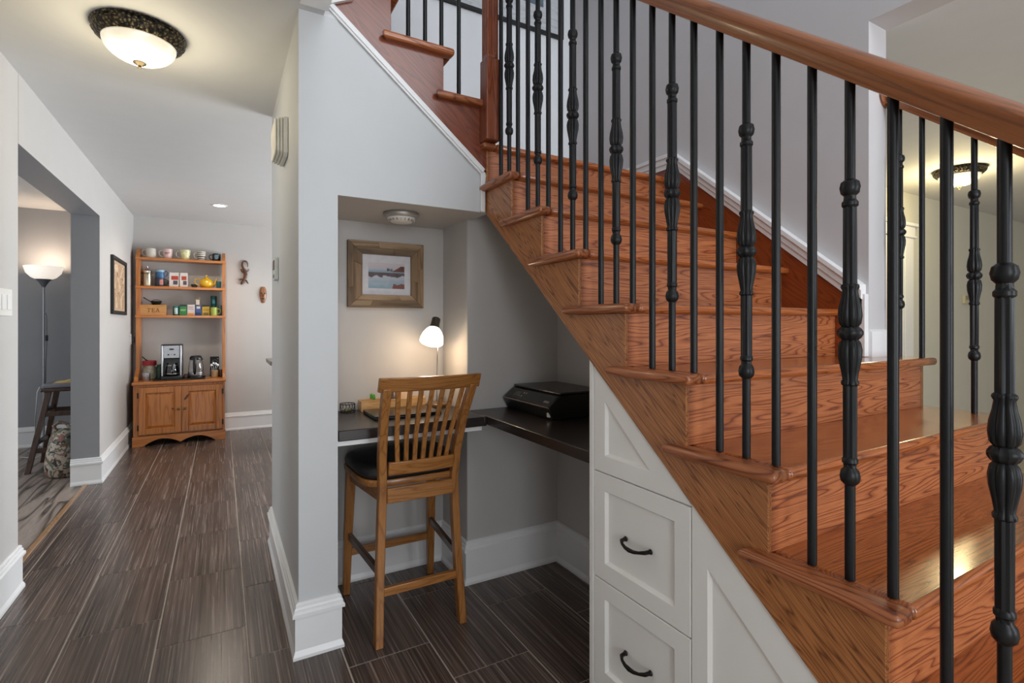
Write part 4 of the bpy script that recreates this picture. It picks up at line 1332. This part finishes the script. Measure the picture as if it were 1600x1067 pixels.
MB().tube([(cx + .062, YS, S2 + .035), (cx + .085, YS, S2 + .05), (cx + .093, YS, S2 + .085), (cx + .106, YS, S2 + .112)], [0.017, 0.013, 0.009, 0.008], 12).build('spout', YEL, tp)
MB().tube([(cx - .058, YS, S2 + .09), (cx - .085, YS, S2 + .108), (cx - .112, YS, S2 + .095), (cx - .117, YS, S2 + .065), (cx - .098, YS, S2 + .035), (cx - .066, YS, S2 + .028)], 0.007, 10).build('handle', YEL, tp)
t = mug(-0.028, YS, S2, 0.026, 0.082, plain('cup_teal', '#2f6f78', 0.35, var=0.15), 'narrow teal cup beside the teapot spout', 0, taper=0.85)

# third shelf
tb = thing('tea_box', 'light wooden box with TEA on its front on the third shelf', 'box', (-0.67, YS, S3))
TX0, TX1, TY0, TY1 = -0.795, -0.545, 6.975, 7.10
MB().box(TX0, TX1, TY0, TY0 + .008, S3, S3 + .108).box(TX0, TX1, TY1 - .008, TY1, S3, S3 + .108).box(TX0, TX0 + .008, TY0 + .008, TY1 - .008, S3, S3 + .108).box(TX1 - .008, TX1, TY0 + .008, TY1 - .008, S3, S3 + .108).box(TX0 + .008, TX1 - .008, TY0 + .008, TY1 - .008, S3, S3 + .008).build('body', wood('tea_box_wood', light='#cb9450', mid='#bb8343', dark='#96632d', direction=(1, 0, 0), across=30, along=3, rings=3, line=0.5), tb, 0.001, smooth=False)
bx(TX0, TX1, TY0 - .001, TY1 + .001, S3 + .1085, S3 + .118).build('lid', MATS['tea_box_wood'], tb, 0.002)
INK = plain('stamp_ink_brown', '#5a3a1c', 0.7)
def serif_letter(ch, x, z, h, y):
    w = h * .8
    s, tt = h * .16, h * .07
    m = MB()
    def q(a, b, c, d): m.box(x + a * w, x + b * w, y - .0012, y + .001, z + c * h, z + d * h)
    if ch == 'T':
        q(.42, .58, 0, 1); q(.05, .95, .92, 1); q(.05, .12, .75, .92); q(.88, .95, .75, .92); q(.3, .7, 0, .07)
    elif ch == 'E':
        q(.18, .34, 0, 1); q(.06, .86, .92, 1); q(.06, .9, 0, .08); q(.34, .66, .47, .54); q(.8, .86, .76, .92); q(.84, .9, .08, .26); q(.6, .66, .4, .6)
    else:
        for (xa, xb) in ((.12, .48), (.88, .52)):
            th_ = .06 if xa < .5 else .1
            m.add([(x + (xa - th_) * w, y - .0012, z), (x + (xa + th_) * w, y - .0012, z), (x + (xb + th_) * w, y - .0012, z + h), (x + (xb - th_) * w, y - .0012, z + h)], [(0, 1, 2, 3)])
        q(.26, .72, .32, .39); q(0, .26, 0, .06); q(.72, 1.0, 0, .06)
    return m
for i, c_ in enumerate('TEA'):
    serif_letter(c_, -0.722 + i * 0.040, S3 + .034, 0.044, TY0).build('letter', INK, tb, smooth=False)
pn = thing('frying_pan', 'tiny black pan with a long raised handle on the tea box', 'pan', (-0.645, YS, S3 + .1185))
pz = S3 + .1185
MB().lathe([(0.034, 0), (0.040, 0.004), (0.056, 0.042), (0.053, 0.042), (0.037, 0.007), (0.001, 0.005)], (-0.643, YS, pz), 28, cap=False).build('bowl', IRON, pn, angle=60)
MB().tube([(-0.69, YS, pz + .036), (-0.725, YS, pz + .055), (-0.762, YS, pz + .082)], [0.005, 0.0045, 0.006], 8).build('handle', IRON, pn)
MB().tube([(-0.69, YS, pz + .04), (-0.66, YS - .01, pz + .055), (-0.63, YS - .01, pz + .058), (-0.595, YS, pz + .042)], 0.003, 6).build('wire_bail', IRON, pn)


def tin(name, x0, x1, z, h, mat, label, cat, lid=None, shape='box', prints=(), depth=None, y=YS):
    t = thing(name, label, cat, ((x0 + x1) / 2, y, z))
    w = x1 - x0
    d = (depth or w) / 2
    if shape == 'box':
        bx(x0, x1, y - d, y + d, z, z + h).build('body', mat, t, 0.003)
        if lid:
            bx(x0 - .001, x1 + .001, y - d - .001, y + d + .001, z + h * .86, z + h + .003).build('lid', lid, t, 0.003)
        for (a, b, c, e, m_) in prints:
            bx(x0 + a * w, x0 + b * w, y - d - .0012, y - d, z + c * h, z + e * h).build('label_print', m_, t)
    else:
        MB().lathe([(w / 2 - .002, 0), (w / 2, .003), (w / 2, h - .003), (w / 2 - .002, h)], ((x0 + x1) / 2, y, z), 28).build('body', mat, t)
        if lid:
            MB().lathe([(w / 2 + .001, h * .86), (w / 2 + .001, h + .002), (w / 2 - .003, h + .005)], ((x0 + x1) / 2, y, z), 28).build('lid', lid, t)
        for (a, b, c, e, m_) in prints:
            wrap_strip(t, (x0 + x1) / 2, y, z, w / 2 + .0008, c * h, e * h, (a - .5) * 2.2, (b - .5) * 2.2, m_, 'label_print')
    return t


TEAL, BLK = plain('tin_teal', '#1f6e70', 0.35, var=0.15), plain('tin_black', '#1b1d1e', 0.35)
PALE = plain('print_pale', '#bcd0cb', 0.5, var=0.2, scale=80)
tin('tea_tin', -0.486, -0.424, S3, 0.108, TEAL, 'short round teal tea tin right of the tea box', 'tin', None, 'round', ((.3, .75, .15, .8, PALE),))
tin('tea_box', -0.417, -0.351, S3, 0.122, plain('tin_green', '#2f7a45', 0.45, var=0.2), 'green tea carton with black top on the third shelf', 'carton', BLK, 'box', ((.12, .88, .42, .6, plain('print_green', '#7fae74', 0.5)),))
tin('tea_box', -0.344, -0.270, S3, 0.128, plain('carton_white', '#cfc6c2', 0.5), 'white and orange tea carton on the third shelf', 'carton', None, 'box', ((.1, .9, .03, .22, plain('print_orange', '#d98a3c', 0.5)), (.15, .85, .55, .62, plain('print_pinkish', '#b08c8c', 0.5)), (.12, .8, .72, .8, MATS['print_pinkish'])), depth=.06)
tin('tea_box', -0.264, -0.206, S3, 0.118, plain('carton_blue', '#3e568c', 0.45), 'blue tea carton under a small tan tin', 'carton', None, 'box', ((.1, .9, .05, .3, plain('print_navy', '#23365f', 0.5)), (.2, .8, .68, .9, plain('print_cream', '#cfc8bb', 0.5))), depth=.06)
tin('tea_tin', -0.266, -0.217, S3 + .1185, 0.092, plain('tin_tan', '#7d6754', 0.4, var=0.2), 'small tan tin standing on the blue tea carton', 'tin', None, 'box', ((.15, .85, .1, .72, plain('print_cream', '#cfc8bb', 0.5)),))
tin('tea_box', -0.196, -0.122, S3, 0.122, plain('carton_yellow', '#c9a43c', 0.45), 'yellow tea carton with black top on the third shelf', 'carton', BLK, 'box', ((.15, .85, .04, .28, plain('print_olive', '#6d6a2c', 0.5)), (.1, .9, .5, .58, plain('print_amber', '#a2752a', 0.5))), depth=.06)
tin('tea_tin', -0.114, -0.048, S3, 0.116, BLK, 'round black tin behind the lime green mug', 'tin', None, 'round', (), y=YS + .06)
tin('tea_tin', -0.113, -0.049, S3 + .117, 0.115, plain('tin_deep_teal', '#1a5d68', 0.35), 'tall teal tin stacked on the round black tin', 'tin', plain('tin_green_lid', '#24604a', 0.4), 'round', ((.3, .7, .25, .7, plain('print_teal_light', '#4f8f96', 0.5)),), y=YS + .06)
t = mug(-0.077, YS - .035, S3, 0.036, 0.098, plain('mug_lime', '#a8b951', 0.35), 'lime green mug at the end of the third shelf', 1, taper=0.98)
tin('tea_tin', -0.034, 0.006, S3, 0.128, plain('tin_grey_blue', '#566a74', 0.4, var=0.2), 'slim grey blue tin behind the lime mug handle', 'tin', None, 'round', (), y=YS + .05)

# counter of the hutch
CT = 0.684
jar = thing('glass_jar', 'lidded glass jar with red band on the left of the hutch counter', 'jar', (-0.70, 6.99, CT))
MB().lathe([(0.055, 0), (0.066, 0.01), (0.070, 0.06), (0.068, 0.11), (0.056, 0.145), (0.054, 0.16)], (-0.70, 6.99, CT), 32).build('body', plain('jar_glass_contents', '#a39a86', 0.15, var=0.35, scale=30, coat=0.6), jar)
MB().lathe([(0.064, 0.160), (0.066, 0.165), (0.066, 0.205), (0.058, 0.212)], (-0.70, 6.99, CT), 32).build('lid', plain('jar_lid_red', '#a32a33', 0.45, var=0.3, scale=12), jar)
MB().tube([(-0.765, 6.97, CT + .26), (-0.735, 6.97, CT + .225), (-0.715, 6.975, CT + .212)], 0.006, 8).build('scoop_handle', BLACKP, jar)
ss = thing('green_bag', 'crumpled dark green bag beside the glass jar', 'bag', (-0.625, 6.99, CT))
secs = []
for z, w_, d_2, dx in ((0, .028, .03, 0), (.05, .034, .034, .002), (.10, .033, .028, -.004), (.14, .026, .016, .004), (.165, .028, .006, .012)):
    secs.append([(-0.612 + dx + w_ * math.cos(a) * (1 + .12 * math.sin(5 * a + z * 40)), 6.985 + d_2 * math.sin(a), CT + z) for a in [2 * PI * k / 16 for k in range(16)]])
MB().loft(secs).build('bag', plain('bag_green', '#2c4a35', 0.4, var=0.35, scale=30), ss, angle=60)
MB().tube([(-0.60, 6.97, CT + .165), (-0.575, 6.965, CT + .16), (-0.552, 6.96, CT + .145)], 0.009, 8).build('twisted_top', MATS['bag_green'], ss)
mc = MB().lathe([(0.036, 0), (0.038, 0.004), (0.038, 0.085), (0.035, 0.085), (0.035, 0.008), (0.001, 0.006)], (-0.718, 6.86, CT), 28, cap=False).build('metal_cup', STEEL, None)
tag(mc, 'small brushed steel cup in front of the glass jar', 'cup')
tr = thing('tray', 'flat black tray under the coffee maker and kettle', 'tray', (-0.41, 6.88, CT))
MB().box(-0.640, -0.170, 6.76, 7.02, CT, CT + .007).build('base', BLACKM, tr, 0.002)
MB().box(-0.640, -0.170, 6.752, 6.76, CT, CT + .016).box(-0.640, -0.170, 7.02, 7.028, CT, CT + .016).box(-0.648, -0.640, 6.752, 7.028, CT, CT + .016).box(-0.170, -0.162, 6.752, 7.028, CT, CT + .016).build('rim', BLACKM, tr, 0.002)
cm = thing('coffee_maker', 'black and silver drip coffee maker on the hutch counter', 'coffee maker', (-0.482, 6.9, CT + .008))
z0 = CT + .008
MB().box(-0.582, -0.383, 6.80, 7.01, z0, z0 + .035).box(-0.582, -0.383, 6.93, 7.01, z0 + .035, z0 + .385).box(-0.582, -0.383, 6.83, 6.93, z0 + .225, z0 + .385).build('body', BLACKP, cm, 0.006)
MB().box(-0.578, -0.560, 6.815, 6.93, z0 + .035, z0 + .375).box(-0.405, -0.387, 6.815, 6.93, z0 + .035, z0 + .375).build('side_trim', STEEL, cm, 0.004)
bx(-0.556, -0.409, 6.822, 6.832, z0 + .235, z0 + .372).build('front_panel', plain('panel_silver', '#aeb0b6', 0.35, 0.6), cm, 0.003)
MB().lathe([(0.001, 0), (0.024, 0.0005), (0.024, 0.003), (0.001, 0.003)], (0, 0, 0), 24, Matrix.Translation((-0.482, 6.8215, z0 + .332)) @ Matrix.Rotation(PI / 2, 4, 'X') @ Matrix.Diagonal((1, 0.42, 1, 1))).build('logo_plate', plain('logo_dark', '#33353a', 0.3, 0.4), cm)
for bxx in (-0.512, -0.482, -0.455):
    MB().lathe([(0.008 if bxx != -0.482 else 0.004, 0), (0.007 if bxx != -0.482 else 0.003, 0.003)], (bxx, 6.822, z0 + .272), 14, Matrix.Rotation(PI / 2, 4, 'X')).build('button', BLACKM, cm)
MB().lathe([(0.050, 0.037), (0.062, 0.05), (0.064, 0.09), (0.052, 0.15), (0.045, 0.165), (0.047, 0.178)], (-0.482, 6.872, z0), 28).build('carafe', plain('carafe_dark_glass', '#1d1a18', 0.06, 0.1, coat=1.0), cm)
MB().lathe([(0.0525, 0.146), (0.0525, 0.156)], (-0.482, 6.872, z0), 28).lathe([(0.0645, 0.056), (0.065, 0.066)], (-0.482, 6.872, z0), 28).build('carafe_band', STEEL, cm)
MB().tube([(-0.475, 6.822, z0 + .155), (-0.47, 6.79, z0 + .145), (-0.47, 6.785, z0 + .09), (-0.475, 6.805, z0 + .065)], 0.008, 8).build('carafe_handle', BLACKP, cm)
br = MB().lathe([(0.020, 0), (0.022, 0.03), (0.018, 0.042), (0.014, 0.05)], (-0.352, 6.86, CT + .0075), 20).build('sugar_jar', plain('jar_brown', '#4a2c1c', 0.3), None)
tag(br, 'tiny brown jar between coffee maker and kettle', 'jar')
kt = thing('kettle', 'glass electric kettle with black lid and handle', 'kettle', (-0.255, 6.9, CT + .008))
kz = CT + .008
kx = -0.255
MB().lathe([(0.078, 0), (0.080, 0.006), (0.074, 0.022)], (kx, 6.9, kz), 32).build('base', BLACKP, kt)
MB().lathe([(0.076, 0.0225), (0.079, 0.030), (0.078, 0.066)], (kx, 6.9, kz), 32).build('steel_band', STEEL, kt)
MB().lathe([(0.077, 0.066), (0.074, 0.12), (0.066, 0.18), (0.060, 0.205), (0.057, 0.205), (0.063, 0.18), (0.071, 0.12), (0.074, 0.068)], (kx, 6.9, kz), 36, cap=False).build('glass_body', GLASS, kt, angle=60)
MB().lathe([(0.062, 0.203), (0.064, 0.212), (0.060, 0.236), (0.046, 0.250), (0.014, 0.254)], (kx, 6.9, kz), 32).build('lid', BLACKP, kt, angle=50)
MB().tube([(kx - .008, 6.835, kz + .235), (kx - .008, 6.800, kz + .225), (kx - .008, 6.790, kz + .17), (kx - .008, 6.795, kz + .08), (kx - .008, 6.822, kz + .05)], [0.014, 0.016, 0.017, 0.016, 0.012], 10).build('handle', BLACKP, kt)
MB().prism('y', [(kx + .050, kz + .19), (kx + .078, kz + .215), (kx + .055, kz + .215)], 6.885, 6.915).build('spout', BLACKP, kt)
cd = thing('card_sign', 'small black square sign leaning behind the spoon jar', 'sign', (-0.070, 7.05, CT))
MB().box(-0.118, -0.026, 7.04, 7.048, CT, CT + .235).build('board', BLACKM, cd, 0.001)
bx(-0.043, -0.035, 7.0388, 7.0402, CT + .205, CT + .213).build('dot', WHITEP, cd)
MB().tube([(-0.098 + 0.028 * (1 - math.cos(a)), 7.039, CT + .17 + .026 * math.sin(a)) for a in [PI * k / 10 for k in range(11)]], 0.0025, 6).build('chalk_drawing', plain('chalk_grey', '#8d8f90', 0.8), cd)
sj = thing('spoon_jar', 'clear glass jar holding silver spoons on the hutch counter', 'jar', (-0.070, 6.93, CT))
MB().lathe([(0.032, 0), (0.036, 0.004), (0.036, 0.065), (0.039, 0.082), (0.037, 0.082), (0.034, 0.064), (0.034, 0.006), (0.001, 0.005)], (-0.070, 6.93, CT), 28, cap=False).build('glass_body', plain('jar_sugar_glass', '#b99a72', 0.12, coat=0.8), sj)
for i, (dx, dz, yy, how) in enumerate(((-.030, .15, .0, 'leaning furthest towards the kettle'), (-.012, .17, .006, 'standing tallest, second from the kettle'), (.010, .165, -.006, 'third from the kettle'), (.026, .15, .004, 'leaning towards the brown cup'))):
    sp_ = thing('teaspoon', 'silver teaspoon in the spoon jar, ' + how, 'spoon', (-0.070 + dx * .3, 6.93 + yy, CT + .007), 'teaspoons in the glass jar')
    MB().tube([(-0.070 + dx * .3, 6.93 + yy, CT + .008), (-0.070 + dx, 6.93 + yy, CT + dz - .03)], 0.0028, 6).build('shaft', CHROME, sp_)
    MB().lathe([(0.001, -.024), (0.011, -.012), (0.013, 0), (0.009, .014), (0.001, .02)], (-0.070 + dx * 1.12, 6.93 + yy, CT + dz - .01), 12, Matrix.Diagonal((1, .3, 1, 1))).build('spoon_bowl', CHROME, sp_)
t = mug(-0.006, 6.95, CT, 0.026, 0.085, plain('cup_brown', '#4d2c1b', 0.35), 'small dark brown cup at the right end of the hutch counter', 0, taper=0.95)

# kitchen counter glimpsed behind the pillar
kc = thing('kitchen_counter', 'grey-topped kitchen counter glimpsed behind the pillar wall', 'counter', (1.2, 5.95, 0))
bx(0.50, 2.4, 5.72, 6.25, 0, 0.885).build('cabinet', CABM, kc, smooth=False)
bx(0.428, 2.42, 5.68, 6.28, 0.886, 0.926).build('countertop', plain('counter_grey', '#6e6b68', 0.3), kc, 0.003)

# ------------------------------------------------------------------ side room
fl_ = thing('floor_lamp', 'tall torchiere floor lamp with glowing white bowl shade', 'lamp', (-1.60, 7.0, 0))
MB().lathe([(0.125, 0), (0.125, 0.012), (0.02, 0.028)], (-1.60, 7.0, 0), 32).build('base', plain('lamp_grey', '#8b8d92', 0.4, 0.3), fl_)
MB().tube([(-1.60, 7.0, 0.02), (-1.60, 7.0, 1.70)], 0.010, 12).build('pole', plain('pole_silver', '#9c9ea3', 0.35, 0.5), fl_)
MB().lathe([(0.012, 1.685), (0.022, 1.705), (0.045, 1.745), (0.070, 1.768)], (-1.60, 7.0, 0), 28).build('cup', plain('lamp_cup_grey', '#6d6f75', 0.4, 0.3), fl_)
MB().lathe([(0.062, 1.766), (0.10, 1.785), (0.140, 1.83), (0.160, 1.90), (0.157, 1.90), (0.137, 1.833), (0.098, 1.789), (0.060, 1.770)], (-1.60, 7.0, 0), 40, cap=False).build('shade', emit('lit_bowl', (1.0, 0.88, 0.74), 0.7), fl_, angle=70)
MB().tube([(-1.588, 6.99, 1.42), (-1.575, 6.985, 1.40), (-1.572, 6.98, 1.25), (-1.572, 6.98, 1.10), (-1.58, 6.985, 0.9), (-1.584, 6.99, 0.65)], 0.004, 6).build('cord', BLACKP, fl_)
bx(-1.583, -1.561, 6.972, 6.988, 1.13, 1.19).build('inline_switch', BLACKP, fl_, 0.004)
point('floor_lamp_light', (-1.60, 7.0, 1.92), 8.5, (1.0, 0.76, 0.55), 0.06)

st = thing('bar_stool', 'dark wooden bar stool with grey padded top in the side room', 'stool', (-1.21, 6.17, 0))
SXL, SXR, SYF, SYB, SZ = -1.395, -1.025, 5.985, 6.355, 0.70
bx(SXL, SXR, SYF, SYB, SZ, SZ + .03).build('seat', STOOLW, st, 0.008)
bx(SXL + .008, SXR - .008, SYF + .008, SYB - .008, SZ + .03, SZ + .07).build('cushion', plain('stool_grey', '#75757a', 0.6), st, 0.014, 3)
cs = {}
for sx in (0, 1):
    for sy in (0, 1):
        tx = SXL + .05 if sx == 0 else SXR - .05
        ty = SYF + .05 if sy == 0 else SYB - .05
        bx_ = -1.465 if sx == 0 else -0.955
        by = 5.945 if sy == 0 else 6.395
        secs = []
        for z, w in ((0, .019), (SZ, .021)):
            f = z / SZ
            x, y = bx_ + (tx - bx_) * f, by + (ty - by) * f
            secs.append([(x - w, y - w, z), (x + w, y - w, z), (x + w, y + w, z), (x - w, y + w, z)])
        MB().loft(secs).build('leg', STOOLW, st, 0.003)
        cs[(sx, sy)] = lambda z, a=(bx_, by), b=(tx, ty): (a[0] + (b[0] - a[0]) * z / SZ, a[1] + (b[1] - a[1]) * z / SZ)
for a, b, z in (((0, 0), (1, 0), .19), ((0, 1), (1, 1), .19), ((0, 0), (0, 1), .25), ((1, 0), (1, 1), .25), ((0, 0), (1, 0), .50), ((0, 1), (1, 1), .50), ((0, 0), (0, 1), .53), ((1, 0), (1, 1), .53)):
    p, q = cs[a](z), cs[b](z)
    m = MB()
    if a[1] == b[1]:
        m.box(p[0], q[0], p[1] - .010, p[1] + .010, z - .02, z + .02)
    else:
        m.box(p[0] - .010, p[0] + .010, p[1], q[1], z - .02, z + .02)
    m.build('stretcher', STOOLW, st, 0.002)
cl = MB()
secs = []
for i in range(11):
    x = -1.32 + 0.28 * i / 10
    zt = SZ + .072 + .022 * math.sin(PI * min(1, i / 6) * .5) + .004 * math.sin(i * 2.1)
    secs.append([(x, 6.03, SZ + .0705), (x, 6.03, zt - .008), (x, 6.15, zt + .004), (x, 6.28, zt - .008), (x, 6.28, SZ + .0705)])
tag(cl.loft(secs).build('folded_cloth', plain('cloth_yellow', '#cdb274', 0.8, var=0.1), None, 0.004), 'folded yellow cloth on the grey bar stool top', 'cloth')

bagt = thing('tote_bag', 'floral patterned soft bag on the floor under the bar stool', 'bag', (-1.17, 5.72, 0))
secs = []
for j, (z, w, d) in enumerate(((0.0, .115, .085), (.03, .135, .11), (.12, .14, .12), (.22, .125, .115), (.32, .105, .09), (.38, .085, .055), (.41, .06, .03))):
    secs.append([(-1.165 + w * math.cos(a) * (1 + .07 * nz2(math.cos(a) * 3, z * 9, 3)), 5.72 + d * math.sin(a) * (1 + .10 * nz2(math.sin(a) * 3, z * 9, 7)), z + .02 * nz2(a, z * 8) * (z > 0.01)) for a in [2 * PI * k / 28 for k in range(28)]])
MB().loft(secs).build('pouch', FLORAL, bagt, angle=80)
MB().tube([(-1.22, 5.70, .37), (-1.235, 5.69, .44), (-1.20, 5.685, .47), (-1.15, 5.685, .455), (-1.12, 5.69, .39)], 0.014, 8).build('handle', FLORAL, bagt)
tag(MB().tube([(-1.41, 6.06, 0.74), (-1.425, 6.05, 0.70), (-1.445, 6.1, 0.55), (-1.50, 6.3, 0.40), (-1.52, 6.4, 0.25), (-1.50, 6.5, 0.05), (-1.56, 6.6, 0.006), (-1.7, 6.7, 0.006)], 0.005, 8).build('power_cord', plain('cord_white', '#b9b9bb', 0.5), None), 'thin pale power cord hanging behind the bar stool', 'cord')

# ------------------------------------------------------------------ foyer door
door = struct('door_1', bx(4.62, 5.41, 2.292, 2.309, 0.0, 2.09), CABM, 'white foyer door seen past the jamb')
MB().box(5.415, 5.57, 2.285, 2.309, 0, 2.10).box(4.46, 4.615, 2.285, 2.309, 0, 2.10).build('casing', TRIMM, door, 0.003)
MB().box(4.44, 5.59, 2.28, 2.309, 2.10, 2.20).box(4.40, 5.64, 2.262, 2.309, 2.20, 2.232).box(4.43, 5.60, 2.27, 2.309, 2.095, 2.115).build('header_casing', TRIMM, door, 0.004)
ft = thing('wall_control', 'small cream wall control on the foyer wall behind the balusters', 'wall control', (6.75, 2.308, 1.56))
bx(6.66, 6.84, 2.285, 2.3095, 1.515, 1.605).build('body', plain('control_cream', '#c9c0a0', 0.5), ft, 0.004)
bx(6.68, 6.77, 2.281, 2.2852, 1.555, 1.595).build('display', plain('control_display', '#8f8a74', 0.3), ft)
